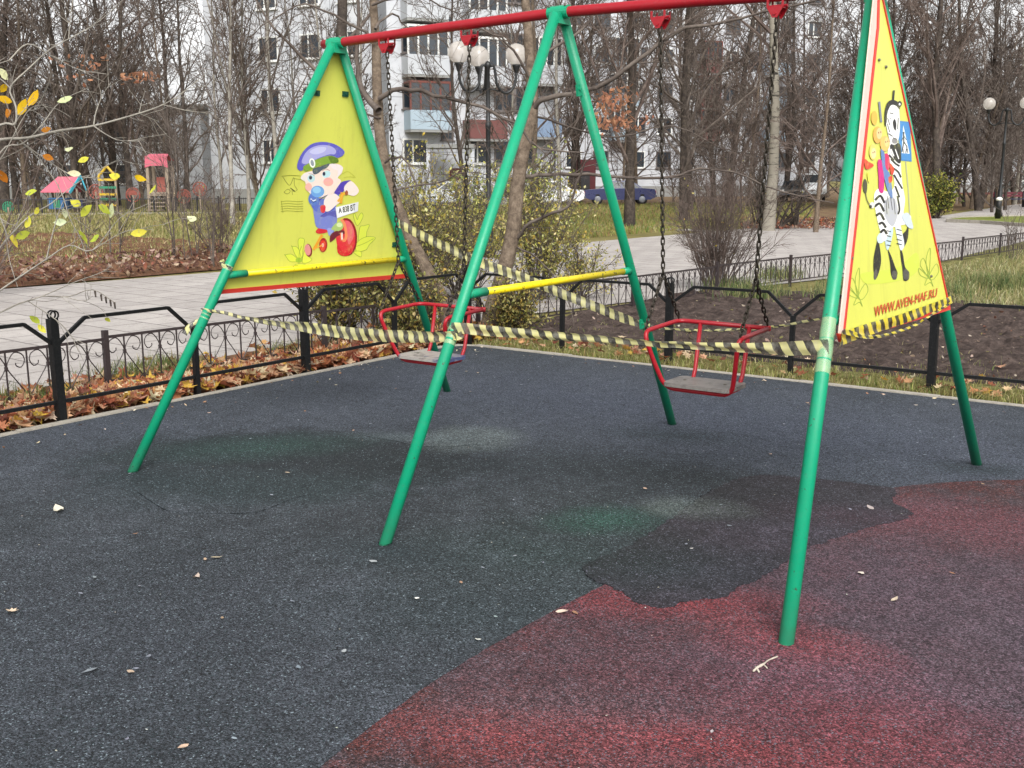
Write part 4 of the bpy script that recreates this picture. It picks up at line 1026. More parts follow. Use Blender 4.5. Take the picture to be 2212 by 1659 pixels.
b_ = MB(); b_.lathe([(.10, 0), (.10, .66), (.095, .67)], 16); bo = empty('bollard', gat(2155, 474), 'short black bollard with a white cap at the edge of the grass island', 'bollard')
part('post', b_, M_blackm, bo, True, False); b_ = MB(); b_.lathe([(.085, .67), (.11, .70), (.105, .76), (.04, .80)], 16); part('cap', b_, N('white_cap').set('e4e0d8', .5), bo, True, False)

# ================================================================== CARS
M_glass = N('car_glass').set('1b2025', .2, spec=.4)
M_tyre = N('tyre').set('18181a', .85); M_rim = N('rim').set('8d9096', .35, .7)
M_lampw = N('headlight').set('d8d8d4', .15, spec=.8); M_lampr = N('taillight').set('8a2018', .3)
def car(loc, rz, colr, label, shape='sedan'):
    c = empty('parked_car', loc, label, 'car', None, rz)
    pm_ = paint('car_paint_' + colr, colr, .25, .04, 2, spec=.6)
    if shape == 'sedan':
        hull = [(-2.05, .42), (-2.08, .62), (-2.02, .82), (-1.15, .90), (1.35, .93), (1.98, .88), (2.06, .70), (2.05, .42), (1.75, .28), (-1.75, .28)]
        roof = [(-1.15, .90), (-.50, 1.34), (.65, 1.37), (1.32, .93)]
    else:
        hull = [(-2.2, .45), (-2.22, .75), (-2.1, 1.0), (-1.5, 1.12), (2.1, 1.2), (2.2, .8), (2.18, .45), (1.85, .32), (-1.85, .32)]
        roof = [(-1.5, 1.12), (-.9, 1.78), (1.95, 1.85), (2.1, 1.2)]
    def ext(mb, prof, w0, w1, zc):
        # width tapers with height
        n = len(prof); vs = []
        for s in (-1, 1):
            for x, z in prof:
                t = max(0, min(1, (z - zc[0]) / (zc[1] - zc[0]))); vs.append((x, s * (w0 + (w1 - w0) * t), z))
        tr = tessellate_polygon([[Vector((x, z, 0)) for x, z in prof]]); fs = [(i, (i + 1) % n, (i + 1) % n + n, i + n) for i in range(n)]
        for t in tr: fs.append(tuple(t)); fs.append(tuple(i + n for i in t[::-1]))
        mb.add(vs, fs)
    mb = MB(); ext(mb, hull, .80, .76, (.3, 1.0)); ext(mb, roof, .74, .60, (roof[0][1], roof[1][1])); body = part('body', mb, pm_, c, False, False)
    # windows set proud of the cabin sides
    (x0, z0), (x1, z1), (x2, z2), (x3, z3) = roof
    for s in (-1, 1):
        for u0, u1 in ((.04, .48), (.53, .95)):
            def W(u, v):
                xa, xb = x0 + (x3 - x0) * u, x1 + (x2 - x1) * u; x = xa + (xb - xa) * v; y = .745 + (.60 - .74) * v; return Vector((x, s * (y + .006), z0 + (z1 - z0) * v))
            q = MB(); q.add([W(u0, .10), W(u1, .10), W(u1, .88), W(u0, .88)], [(0, 1, 2, 3) if s < 0 else (3, 2, 1, 0)]); part('window', q, M_glass, c, False, False)
    for a, b, s in (((x0, z0), (x1, z1), -1), ((x3, z3), (x2, z2), 1)):
        q = MB(); f0, f1 = .12, .9
        A_ = Vector((a[0] + (b[0] - a[0]) * f0 + s * .01, 0, a[1] + (b[1] - a[1]) * f0 + .01)); B_ = Vector((a[0] + (b[0] - a[0]) * f1 + s * .01, 0, a[1] + (b[1] - a[1]) * f1 + .01))
        q.add([A_ + Vector((0, -.66, 0)), A_ + Vector((0, .66, 0)), B_ + Vector((0, .55, 0)), B_ + Vector((0, -.55, 0))], [(0, 1, 2, 3)]); part('windscreen' if s < 0 else 'rear_window', q, M_glass, c, False, False)
    for wx in (-1.28, 1.28):
        for s in (-1, 1):
            q = MB(); Mx = Matrix.Translation((wx, s * .70, .30)) @ Matrix.Rotation(R(90), 4, 'X'); q.lathe([(.20, -.09), (.30, -.085), (.305, 0), (.30, .085), (.20, .09)], 20, Mx); wh = part('wheel', q, M_tyre, c, True, False)
            q = MB(); q.lathe([(.19, -.095), (.16, -.10), (.05, -.11)] if s > 0 else [(.05, .11), (.16, .10), (.19, .095)], 16, Mx); part('rim', q, M_rim, wh, True, False)
    for s in (-1, 1):
        fx = hull[1][0] if shape == 'sedan' else -2.22
        q = MB(); q.box((fx - .015, s * .62 - .13, .60), (fx + .06, s * .62 + .13, .76)); part('headlight', q, M_lampw, c, False, False)
        bx = 2.06 if shape == 'sedan' else 2.2; q = MB(); q.box((bx - .06, s * .64 - .12, .62), (bx + .012, s * .64 + .12, .80)); part('taillight', q, M_lampr, c, False, False)
    for fx in (-2.1, 2.07): q = MB(); q.box((fx - .05, -.8, .42), (fx + .06, .8, .54)); part('bumper', q, paint('bumper', '50525a', .5) if 'bumper' not in bpy.data.materials else bpy.data.materials['bumper'], c, False, False)
    return c
FAC = .6179
car(col(1338, 62), FAC + R(-2), '0f1950', 'dark blue sedan parked behind the middle rear leg of the swing')
car(col(1716, 71), FAC + R(72), '23282a', 'dark car parked behind the bare shrub, beside the white van')
car(col(1754, 73), FAC + R(80), 'dcdfe0', 'white van parked among the trees right of the birch', 'van')
car(col(985, 56), FAC + R(10), 'd2d6d8', 'pale car half hidden behind the yellow bushes')
car(col(1178, 58), FAC + R(4), 'dfe2e2', 'white car hidden behind the yellow leaves right of the trunk')

# ================================================================== PLAYGROUND ON THE LEFT, FAR
M_pink = paint('faded_pink_roof', 'c25f70', .65, .1, 2); M_blue = paint('blue_board', '356a9c', .6, .1, 2); M_ygb = paint('yellow_board', 'c8a630', .5, .1, 2)
M_grb = paint('green_board', '2d7f5e', .5, .1, 2); M_wood2 = paint('weathered_timber', '9a8a78', .8, .15, 3); M_ora = paint('orange_red_board', '9c5448', .55, .12, 2); M_navy = paint('navy_board', '222a4a', .6, .1, 2); M_teal = paint('teal_board', '3fa0b4', .5, .1, 2); M_dark = paint('dark_metal', '2c2b2e', .6, .1, 3)
def P_at(px, dep, z=-.04): p = col(px, dep); p.z = z; return p
# playhouse
h = empty('playhouse', P_at(138, 46), 'small playhouse with a pink roof and blue boards behind the far left fence', 'playhouse', None, FAC); h.scale = (.66, .66, .72)
mb = MB(); mb.box((-.95, -.6, .35), (.35, .6, 1.0)); part('wall', mb, M_blue, h, world=False)
mb = MB(); mb.box((-.55, -.62, .4), (-.1, -.605, .9)); part('wall_panel', mb, M_grb, h, world=False)
mb = MB(); mb.box((.5, -.5, .45), (1.3, .5, .95)); part('wall', mb, M_navy, h, world=False)
for x, y in ((-.9, -.55), (.3, -.55), (-.9, .55), (.3, .55), (.95, -.4), (1.25, .4)): q = MB(); q.box((x - .05, y - .05, 0), (x + .05, y + .05, 1.55)); part('post', q, M_wood2, h, world=False)
mb = MB(); mb.add([(-1.15, -.9, 1.35), (.75, -.9, 1.35), (1.15, -.1, 2.15), (-.6, -.1, 2.15), (-1.15, .8, 1.35), (.75, .8, 1.35)], [(0, 1, 2, 3), (3, 2, 5, 4)]); 
mb2 = MB(); mb2.prism([(-1.2, 1.35), (.75, 1.35), (1.0, 2.2), (-.35, 2.2)], -.95, -.9, M=Matrix.Rotation(R(90), 4, 'X')); mb2 = MB()
Mx = Matrix(((1, 0, 0, 0), (0, 0, -1, 0), (0, 1, 0, 0), (0, 0, 0, 1)))
q = MB(); q.add([(-1.2, -.95, 1.32), (.72, -.95, 1.32), (1.05, -.05, 2.2), (-.35, -.05, 2.2), (-1.2, -.95, 1.37), (.72, -.95, 1.37), (1.05, -.05, 2.25), (-.35, -.05, 2.25)], [(3, 2, 1, 0), (4, 5, 6, 7), (0, 1, 5, 4), (1, 2, 6, 5), (2, 3, 7, 6), (3, 0, 4, 7)]); part('roof', q, M_pink, h, world=False)
q = MB(); q.add([(-1.2, .9, 1.32), (.72, .9, 1.32), (1.05, 0, 2.2), (-.35, 0, 2.2), (-1.2, .9, 1.37), (.72, .9, 1.37), (1.05, 0, 2.25), (-.35, 0, 2.25)], [(0, 1, 2, 3), (7, 6, 5, 4), (4, 5, 1, 0), (5, 6, 2, 1), (6, 7, 3, 2), (7, 4, 0, 3)]); part('roof', q, M_pink, h, world=False)
q = MB(); q.bar((.72, -1.0, 1.32), (1.12, -.05, 2.28), .08, .16); q.bar((1.12, -.05, 2.28), (1.75, -.9, 1.45), .06, .10); part('roof_edge', q, M_teal, h, world=False)
# climbing tower
t = empty('climbing_tower', P_at(232, 47.5), 'yellow and green climbing tower with a pointed yellow arch', 'climbing frame', None, FAC); t.scale = (.85, .85, .85)
for x in (-.42, .42): q = MB(); q.box((x - .05, -.05, 0), (x + .05, .05, 1.75)); part('post', q, M_wood2, t, world=False)
for z, mt in ((.45, M_ygb), (.75, M_grb), (1.0, M_ygb), (1.35, M_grb), (1.75, M_ygb)): q = MB(); q.box((-.45, -.075, z - .06), (.45, -.05, z + .06)); part('board', q, mt, t, world=False)
q = MB(); q.tube(smooth_line([Vector((x, 0, z)) for x, z in ((-.45, 1.72), (-.43, 1.95), (-.2, 2.2), (0, 2.42), (.2, 2.2), (.43, 1.95), (.45, 1.72))], 4), .07, 8); part('arch', q, M_ygb, t, world=False)
# slide tower
t = empty('slide_tower', P_at(347, 47), 'timber slide tower with a faded pink roof and steps', 'climbing frame', None, FAC)
for x in (-.42, .42):
    for y in (-.4, .4): q = MB(); q.box((x - .06, y - .06, 0), (x + .06, y + .06, 2.1)); part('post', q, M_wood2, t, world=False)
q = MB(); q.prism([(-.5, 2.0), (-.25, 2.08), (.25, 2.08), (.5, 2.0), (.47, 2.5), (-.47, 2.5)], -.02, .02, M=Matrix.Translation((0, -.48, 0)) @ Matrix.Rotation(R(90), 4, 'X')); q.add([(-.5, -.5, 2.45), (.5, -.5, 2.45), (.4, 0, 2.6), (-.4, 0, 2.6), (.5, .5, 2.3), (-.5, .5, 2.3)], [(0, 1, 2, 3), (3, 2, 4, 5)]); part('roof', q, M_pink, t, world=False)
q = MB(); q.box((-.25, .2, .95), (.25, .25, 1.6)); part('back_board', q, M_ora, t, world=False)
q = MB(); q.box((-.42, -.4, .88), (.42, .4, .95)); part('platform', q, M_wood2, t, world=False)
for i in range(5): q = MB(); q.box((-.36, -.45 - .14 * i, .80 - .16 * i), (.36, -.30 - .14 * i, .85 - .16 * i)); part('step', q, M_wood2, t, world=False)
# round lattice panels on stands
for i, (px, d, cx_, z_) in enumerate(((205, 49, M_ora, .95), (285, 49, M_ora, .8), (430, 50, M_ora, 1.05), (12, 45, M_grb, .35), (395, 51, M_ora, .7))):
    lb = ['orange lattice sunburst left of the yellow climbing tower', 'red lattice fan left of the slide tower', 'orange lattice sunburst right of the slide tower', 'small green play element at the far left edge', 'low red fan between slide tower and bare stems'][i]
    s = empty('play_panel', P_at(px, d), lb, 'play panel', None, FAC)
    q = MB(); q.box((-.04, -.03, 0), (.04, .03, z_)); part('post', q, M_wood2, s, world=False)
    q = MB(); rr_ = .32 if i != 3 else .22
    for k in range(12):
        a = math.pi * k / 11 if i in (1, 4) else 2 * math.pi * k / 12; q.bar((0, 0, z_), (rr_ * math.cos(a), 0, z_ + rr_ * math.sin(a)), .03, .05, up=Vector((0, 1, 0)))
    for rad in (rr_ * .55, rr_): q.tube([Vector((rad * math.cos(2 * math.pi * k / 16), 0, z_ + rad * math.sin(2 * math.pi * k / 16))) for k in range(16)], .03, 5, False, None, True)
    part('lattice', q, cx_, s, world=False)
# picket fence of the play yard
f0, f1 = P_at(-120, 43), P_at(560, 46.5); f = empty('yard_fence', f0, 'dark metal picket fence in front of the far playground', 'fence')
n = 14
for i in range(n + 1):
    p = f0.lerp(f1, i / n); q = MB(); q.box((-.03, -.03, 0), (.03, .03, .78), M=Matrix.Translation(p)); part('post', q, M_dark, f)
    if i < n:
        p2 = f0.lerp(f1, (i + 1) / n); q = MB(); q.bar(p + Vector((0, 0, .68)), p2 + Vector((0, 0, .68)), .02, .03); q.bar(p + Vector((0, 0, .12)), p2 + Vector((0, 0, .12)), .02, .03)
        for k in range(1, 10): x = p.lerp(p2, k / 10); q.bar(x + Vector((0, 0, .1)), x + Vector((0, 0, .72)), .014, .014)
        part('picket_panel', q, M_dark, f)
mbk = MB(); mbk.bar(f0 + Vector((0, -.2, .06)), f1 + Vector((0, -.2, .06)), .2, .12); tag(mbk.build('yard_kerb', M_conc), kind='structure')

# bench and rail on the right
bn = empty('park_bench', P_at(2188, 56), 'dark park bench beside the far path on the right', 'bench', None, FAC + R(8))
for x in (-.8, .8): q = MB(); q.box((x - .04, -.25, 0), (x + .04, .2, .42)); q.box((x - .04, .15, .4), (x + .04, .2, .85)); part('leg', q, M_dark, bn, world=False)
q = MB(); [q.box((-1, -.25 + .12 * k, .42), (1, -.15 + .12 * k, .46)) for k in range(4)]; part('seat', q, M_navy, bn, world=False)
q = MB(); [q.box((-1, .2, .55 + .14 * k), (1, .24, .66 + .14 * k)) for k in range(2)]; part('backrest', q, paint('bench_red', '6a2030', .5), bn, world=False)
f0, f1 = P_at(2020, 62), P_at(2260, 66); f = empty('timber_rail', f0, 'low reddish timber rail under the trees at far right', 'fence')
for i in range(6):
    p = f0.lerp(f1, i / 5); q = MB(); q.box((-.05, -.05, 0), (.05, .05, .75), M=Matrix.Translation(p)); part('post', q, M_wood2, f)
q = MB(); q.bar(f0 + Vector((0, 0, .62)), f1 + Vector((0, 0, .62)), .06, .12); part('rail', q, paint('rail_red', '7a4a44', .7), f)

# ================================================================== HOUSES
m = N('panel_wall_grey')
wb = m.ramp(m.noise(.5, 5, .7), [(.3, 'acaeb3'), (.5, 'bcbec2'), (.75, 'c8c8ca')])
wb = m.mix(m.ramp(m.noise(3, 5, .8), [(.5, 0.0), (.8, .4)]), wb, '96989c')
bk = m.n('TexBrick'); bk.offset = 0; mp = m.n('Mapping'); mp.inputs['Rotation'].default_value = (R(90), 0, 0); m.l(m.coord(), mp.inputs[0]); m.l(mp.outputs[0], bk.inputs['Vector'])
bk.inputs['Scale'].default_value = 1; bk.inputs['Brick Width'].default_value = 3.2; bk.inputs['Row Height'].default_value = 3.0; bk.inputs['Mortar Size'].default_value = .03
wb = m.mix(m.math('MULTIPLY', bk.outputs['Fac'], .55), wb, '6f7278')
M_wall = m.set(wb, .9, spec=.15, bump=m.noise(20, 3), bdist=.01)
M_pane = N('window_pane').set('2c333a', .12, spec=.7); M_frame = paint('window_frame', 'd8d8d4', .5, .05, 2)
M_frame2 = paint('brown_window_frame', '6e3a30', .6, .1, 2); M_slab = paint('balcony_slab', '8f8f8c', .8, .1, 2)
M_par = {c: paint('parapet_' + c, {'8a3f3a': '6f4440', '9aa3ad': 'a0b0bb'}.get(c, c), .7, .1, 1.5) for c in ('a8bccb', '8a3f3a', '9aa3ad', '6e6764', 'b9bcc0', '7f93ad')}
def house(name, pA, pB, height, depth, label, windows, balconies=(), roof=True):
    d = (pB - pA); L = d.length; rz = math.atan2(d.y, d.x); b = empty(name, pA, label, 'building', None, rz)
    mb = MB(); mb.box((0, 0, 0), (L, depth, height)); part('wall', mb, M_wall, b, world=False)
    mb = MB(); mb.box((-.003, -.12, 0), (L + .003, -.002, .9)); part('plinth', mb, M_slab, b, world=False)
    if roof: mb = MB(); mb.box((-.3, -.3, height + .002), (L + .3, depth + .3, height + .35)); part('roof', mb, M_slab, b, world=False)
    protos = {}
    for (x, z, w_, h_, kind) in windows:
        key = (round(w_, 2), round(h_, 2), kind)
        if key not in protos:
            fm = {'w': M_frame, 'b': M_frame2, 'd': M_par['6e6764']}[kind]; mb = MB(); t_ = .09
            mb.box((-w_ / 2, -.06, -h_ / 2), (w_ / 2, -.003, -h_ / 2 + t_)); mb.box((-w_ / 2, -.06, h_ / 2 - t_), (w_ / 2, -.003, h_ / 2))
            for xx in ([-w_ / 2, w_ / 2 - t_] + ([-t_ / 2 - .1 * w_] if w_ > 1 else [])): mb.box((xx, -.058, -h_ / 2 + t_ + .001), (xx + t_, -.004, h_ / 2 - t_ - .001))
            mb.box((-w_ / 2 - .08, -.16, -h_ / 2 - .06), (w_ / 2 + .08, -.004, -h_ / 2 - .002))
            fr_ = mb.build('window', fm, b); mb = MB(); mb.box((-w_ / 2 + .05, -.03, -h_ / 2 + .05), (w_ / 2 - .05, -.0035, h_ / 2 - .05)); pn = mb.build('pane', M_pane, fr_); protos[key] = (fr_, pn)
        else:
            fr_, pn = protos[key]; fr_ = fr_.copy(); C.objects.link(fr_); pn = pn.copy(); C.objects.link(pn); pn.parent = fr_; fr_.parent = b
        fr_.location = (x, 0, z)
    for (x, z, w_, colp, glz) in balconies:      # z = floor level
        mb = MB(); mb.box((x - w_ / 2, -1.15, z - .14), (x + w_ / 2, -.002, z)); 
        bo_ = part('balcony', mb, M_slab, b, world=False)
        mb = MB(); mb.box((x - w_ / 2, -1.17, z + .002), (x + w_ / 2, -1.09, z + 1.05)); [mb.box((x + s * w_ / 2 - .04, -1.088, z + .002), (x + s * w_ / 2 + .04, -.003, z + 1.05)) for s in (-.97, .97)]; part('parapet', mb, M_par[colp], bo_, world=False)
        if glz:
            mb = MB(); n_ = 4
            for k in range(n_ + 1): xx = x - w_ / 2 + .04 + (w_ - .08) * k / n_; mb.box((xx - .05, -1.15, z + 1.052), (xx + .05, -1.07, z + 2.5))
            mb.box((x - w_ / 2, -1.16, z + 2.502), (x + w_ / 2, -.004, z + 2.62)); part('glazing_frame', mb, {'b': M_frame2, 'w': M_frame}[glz], bo_, world=False)
            mb = MB(); mb.box((x - w_ / 2 + .06, -1.12, z + 1.053), (x + w_ / 2 - .06, -1.10, z + 2.5)); part('glazing', mb, M_pane, bo_, world=False)
    return b
pxm = lambda a, b, px, L: L * (px - a) / (b - a)
a, b = P_at(458, 68), P_at(842, 62); L = (b - a).length
house('apartment_building', a, b, 24, 11, 'pale grey panel block wall behind the birches and the baby panel',
      [(pxm(458, 842, p, L), 3.2 + 3 * k, 1.5, 1.45, 'w') for p in (600, 690, 770) for k in range(4)])
a, b = P_at(842, 60), P_at(1196, 64); L = (b - a).length; X = lambda p: pxm(842, 1196, p, L)
house('apartment_building', a, b, 24, 11, 'grey apartment block with glazed red and blue balconies seen between the swing legs',
      [(X(895), 3.05, 1.5, 1.4, 'w')] + [(X(962), 1.46 + (386 - y) / 37.5, .75, .8, 'd') for y in (122, 180, 242, 288, 62)] + [(X(895), 3.05 + 3 * k, 1.4, 1.4, 'd') for k in (1, 2, 3)]
      + [(X(p), 3.05 + 3 * k, 1.3, 1.4, 'd') for p in (1085, 1130) for k in (0, 1, 2, 3)] + [(X(1030), 3.05, 1.3, 1.4, 'w')],
      [(X(915), 4.2, 2.4, '9aa3ad', 'b'), (X(912), 7.15, 2.4, 'b9bcc0', 'w'), (X(912), 10.1, 2.4, 'b9bcc0', 'w'), (X(1035), 3.75, 2.3, '8a3f3a', None), (X(1035), 6.7, 2.3, 'b9bcc0', 'w'), (X(1035), 9.7, 2.3, 'b9bcc0', 'w'), (X(1160), 3.9, 2.0, '7f93ad', None), (X(1160), 6.9, 2.0, 'b9bcc0', 'w')])
cn = empty('entrance_canopy', P_at(975, 58.5), 'dark slab canopy over the house door left of the lamp post', 'canopy', None, FAC)
q = MB(); q.box((-1.3, -.8, 3.15), (1.3, 1.9, 3.35)); part('slab', q, M_slab, cn, world=False)
for x in (-1.2, 1.2): q = MB(); q.box((x - .1, -.7, 0), (x + .1, -.5, 3.14)); part('pillar', q, M_wall, cn, world=False)
q = MB(); q.box((-.2, 1.6, 0), (.8, 1.66, 2.1)); part('door', q, paint('door_red', '6a2226', .6), cn, world=False)
a, b = P_at(1200, 88), P_at(1790, 96); L = (b - a).length; X2 = lambda p: pxm(1200, 1790, p, L)
house('apartment_building', a, b, 26, 12, 'long pale apartment block behind the dark trunks right of the middle legs',
      [(X2(p), 3.1 + 2.8 * k, 1.4, 1.4, ('w', 'd')[(i + k) % 2]) for i, p in enumerate((1235, 1290, 1365, 1420, 1470, 1560, 1610, 1680, 1740)) for k in range(6)],
      [(X2(1505), 4.6 + 2.8 * k, 1.8, '8a3f3a', 'b') for k in range(3)] + [(X2(1330), 4.6 + 2.8 * k, 2.2, '9aa3ad', 'w') for k in range(3)] + [(X2(1650), 4.6 + 2.8 * k, 2.2, 'a8bccb', None) for k in range(3)])
q = MB(); a_ = P_at(1262, 84); 
an = empty('stairwell_door', a_, 'dark red entrance door block behind the blue car', 'door', None, FAC); q.box((-.9, 0, 0), (.9, 1.2, 3.0)); part('porch', q, paint('door_red_dark', '5a1f24', .6), an, world=False); q = MB(); q.box((-.45, -.05, .0), (.45, -.004, 2.1)); part('door', q, M_dark, an, world=False)
a, b = P_at(-160, 82), P_at(440, 80); L = (b - a).length
house('nursery_building', a, b, 6.6, 12, 'low blue grey two storey building behind the far playground',
      [(2 + 3.3 * k, z, 1.8, 1.5, 'w') for k in range(int(L / 3.3)) for z in (1.9, 4.9)])
a, b = P_at(2030, 110), P_at(2330, 104); L = (b - a).length
house('low_house', a, b, 4.2, 8, 'low pale building glimpsed between trunks at far right', [(2 + 3.2 * k, 1.9, 1.4, 1.3, 'w') for k in range(int(L / 3.2))])

# ================================================================== TREES
def bark(name, c1, c2, c3, sc_=8):
    m = N(name); b = m.ramp(m.noise(sc_, 5, .75), [(.3, c1), (.5, c2), (.72, c3)])
    return m.set(b, .92, spec=.12, bump=m.noise(sc_ * 4, 4), bdist=.01)
M_bark = bark('dark_bark', '2b2725', '423b36', '5e554c', 5)
M_barkb = bark('brown_bark', '4a4038', '6a5d50', '87796a', 14)
M_barkg = bark('grey_bark', '6b6660', '8b867d', 'a8a297', 5)
M_twig = bark('twigs', '413a36', '5b524c', '776e66', 3)
M_twigr = bark('reddish_twigs', '453b37', '5f534d', '7a6e66', 3)
m = N('birch_bark')
mp = m.n('Mapping'); mp.inputs['Scale'].default_value = (1, 1, 6); m.l(m.coord(), mp.inputs[0])
bb = m.mix(m.ramp(m.noise(2.2, 4, .7, mp.outputs[0]), [(.56, 0.0), (.64, 1.0)]), '8a8478', '2e2a27'); bb = m.mix(m.ramp(m.noise(1.2, 4, .7), [(.4, 0.0), (.8, .5)]), bb, '6f6a5e')
M_birch = m.set(bb, .8, spec=.2)

def limb(mb, p, d, L, r0, r1, r, n, k, wig=.12, lift=.0):
    pts = [p]; step = L / k; q = p.copy(); dd = d.copy()
    for i in range(k):
        dd = dd + Vector((r.gauss(0, wig), r.gauss(0, wig), r.gauss(0, wig) + lift)); dd.normalize(); q = q + dd * step; pts.append(q)
    mb.tube(pts, [r0 + (r1 - r0) * i / k for i in range(k + 1)], n, False)
    return pts
def side_dir(d, ang, r):
    o = d.orthogonal().normalized(); a = r.uniform(0, 6.283); o = Matrix.Rotation(a, 3, d) @ o
    return (d * math.cos(ang) + o * math.sin(ang)).normalized()
def tree_meshes(seed, h, rad, start, nl, spread=.9, l1=.33, n2=8, n3=7, tw=.006, up=.05, k2=.5, lean=(0, 0), trunk_pts=None, n4=2, droop=0.0):
    r = random.Random(seed); tk = MB(); cr = MB()
    if trunk_pts is None:
        tp = [Vector((0, 0, -.1))]; d = Vector((lean[0], lean[1], 1)).normalized(); K = 9
        for i in range(K):
            d = (d + Vector((r.gauss(0, .05), r.gauss(0, .05), .06))).normalized(); tp.append(tp[-1] + d * (h / K))
    else: tp = [Vector(p) for p in trunk_pts]; K = len(tp) - 1
    rs = [rad * (1.25 if i == 0 else 1) * (1 - .86 * (i / K) ** .9) for i in range(K + 1)]
    tk.tube(tp, rs, 9, False)
    for i in range(nl):
        t = start + (1 - start) * (i + r.random()) / nl; f = t * K; k = min(int(f), K - 1); p = tp[k].lerp(tp[k + 1], f - k); td = (tp[k + 1] - tp[k]).normalized()
        rr_ = (rs[k] + (rs[k + 1] - rs[k]) * (f - k))
        L = h * l1 * (1.1 - .75 * (t - start) / (1 - start + .01)) * r.uniform(.6, 1.2); d = side_dir(td, spread * r.uniform(.75, 1.15), r)
        b1 = limb(cr, p, d, L, rr_ * r.uniform(.35, .55), tw * 1.8, r, 5, 6, .13, up)
        for j in range(n2):
            tt = .15 + .85 * (j + r.random()) / n2; g = tt * 6; kk = min(int(g), 5); q = b1[kk].lerp(b1[kk + 1], g - kk); dd = (b1[kk + 1] - b1[kk]).normalized()
            L2 = L * k2 * (1.15 - .8 * tt) * r.uniform(.5, 1.2); b2 = limb(cr, q, side_dir(dd, r.uniform(.5, 1.1), r), L2, tw * 2.4, tw * 1.1, r, 3, 4, .16, up * .8 - droop)
            for s in range(n3):
                t3 = .15 + .85 * (s + r.random()) / n3; g = t3 * 4; kk = min(int(g), 3); q3 = b2[kk].lerp(b2[kk + 1], g - kk); d3 = (b2[kk + 1] - b2[kk]).normalized()
                L3 = max(.15, L2 * .5 * r.uniform(.4, 1.1)); b3 = limb(cr, q3, side_dir(d3, r.uniform(.4, 1.0), r), L3, tw * 1.1, tw * .55, r, 3, 2, .18, up - droop * 1.5)
                for u in range(n4):
                    limb(cr, b3[1], side_dir((b3[2] - b3[1]).normalized(), r.uniform(.4, .9), r), L3 * r.uniform(.4, .8), tw * .8, tw * .4, r, 3, 1, .1, 0)
    return tk, cr
def tree(name, loc, tkcr, mats, label, cat='tree', group=None, rz=0.0, scale=1.0):
    t = empty(name, loc, label, cat, group, rz); t.scale = (scale,) * 3
    part('trunk', tkcr[0], mats[0], t, True, False); part('crown', tkcr[1], mats[1], t, False, False)
    return t
protos = []
specs = [ # kind, seed, mesh args, materials
 ('tall', dict(seed=1, h=17, rad=.17, start=.10, nl=30, spread=.85, n2=8, n3=6, tw=.009, l1=.30), (M_bark, M_twig)),
 ('tall', dict(seed=2, h=16, rad=.15, start=.14, nl=28, spread=.65, n2=8, n3=6, tw=.009, l1=.33, lean=(.06, .02)), (M_bark, M_twig)),
 ('tall', dict(seed=3, h=18, rad=.20, start=.12, nl=30, spread=.75, n2=8, n3=6, tw=.010, l1=.30, lean=(-.05, .03)), (M_bark, M_twigr)),
 ('tall', dict(seed=4, h=15, rad=.12, start=.08, nl=30, spread=.9, n2=7, n3=6, tw=.010, l1=.28), (M_barkb, M_twigr)),
 ('brush', dict(seed=5, h=8, rad=.09, start=.05, nl=26, spread=.7, n2=8, n3=6, tw=.008, l1=.42, up=.09), (M_barkb, M_twigr)),
 ('brush', dict(seed=6, h=7, rad=.08, start=.03, nl=26, spread=.8, n2=8, n3=6, tw=.008, l1=.45, up=.07), (M_bark, M_twig)),
 ('pale', dict(seed=7, h=13, rad=.085, start=.15, nl=22, spread=.5, n2=6, n3=5, tw=.006, l1=.25, up=.07), (M_barkg, M_twig)),
 ('pale', dict(seed=8, h=12, rad=.07, start=.12, nl=20, spread=.45, n2=6, n3=5, tw=.006, l1=.28, up=.08, lean=(.08, .0)), (M_barkg, M_twig)),
 ('birch', dict(seed=9, h=16, rad=.165, start=.30, nl=20, spread=.7, n2=7, n3=6, tw=.006, l1=.22, droop=.06), (M_birch, M_twigr)),
]
lib = {}
for kind, kw, mats in specs:
    lib.setdefault(kind, []).append((tree_meshes(**kw), mats))
first = {}
NAMES = {'tall': ('bare_tree', 'tree'), 'brush': ('scrub_tree', 'small tree'), 'pale': ('pale_tree', 'tree'), 'birch': ('birch_tree', 'birch')}
tr_rnd = random.Random(77)
def plant(kind, i, px, dep, label, group, scale=1.0):
    key = (kind, i % len(lib[kind])); loc = col(px, dep, -.05); rz = tr_rnd.uniform(0, 6.283) if kind != 'birch' else R(205)
    if key not in first:
        tc, mats = lib[kind][key[1]]
        first[key] = tree(NAMES[kind][0], loc, tc, mats, label, NAMES[kind][1], group, rz, scale); o = first[key]
    else:
        o = dup(first[key], loc, rz, scale, label, group)
        if not group and 'group' in o: del o['group']
    return o
# --- left wood behind the far playground
for i in range(19):
    px = -90 + 520 * ((i * .618) % 1) ; plant('tall', i, px, 50 + 26 * tr_rnd.random(), 'bare dark tree in the wood behind the far left playground', 'bare trees behind the left playground', tr_rnd.uniform(.8, 1.15))
for i in range(12):
    px = -80 + 500 * ((i * .618 + .3) % 1); plant('brush', i, px, 49 + 22 * tr_rnd.random(), 'brown scrubby tree under the wood behind the far left playground', 'scrub behind the left playground', tr_rnd.uniform(.8, 1.3))
# --- pale slender trees between the left wood and the baby panel
for i, px in enumerate((480, 498, 535, 560, 600, 650, 695)):
    plant('pale', i, px, 33 + 13 * tr_rnd.random(), 'slender pale stemmed tree left of the baby panel', 'slender pale trees left of the baby panel', tr_rnd.uniform(.85, 1.1))
for i, px in enumerate((560, 745)):
    plant('brush', i, px, 40 + 8 * tr_rnd.random(), 'brown scrubby tree behind the baby panel', 'scrub behind the baby panel', 1.0)
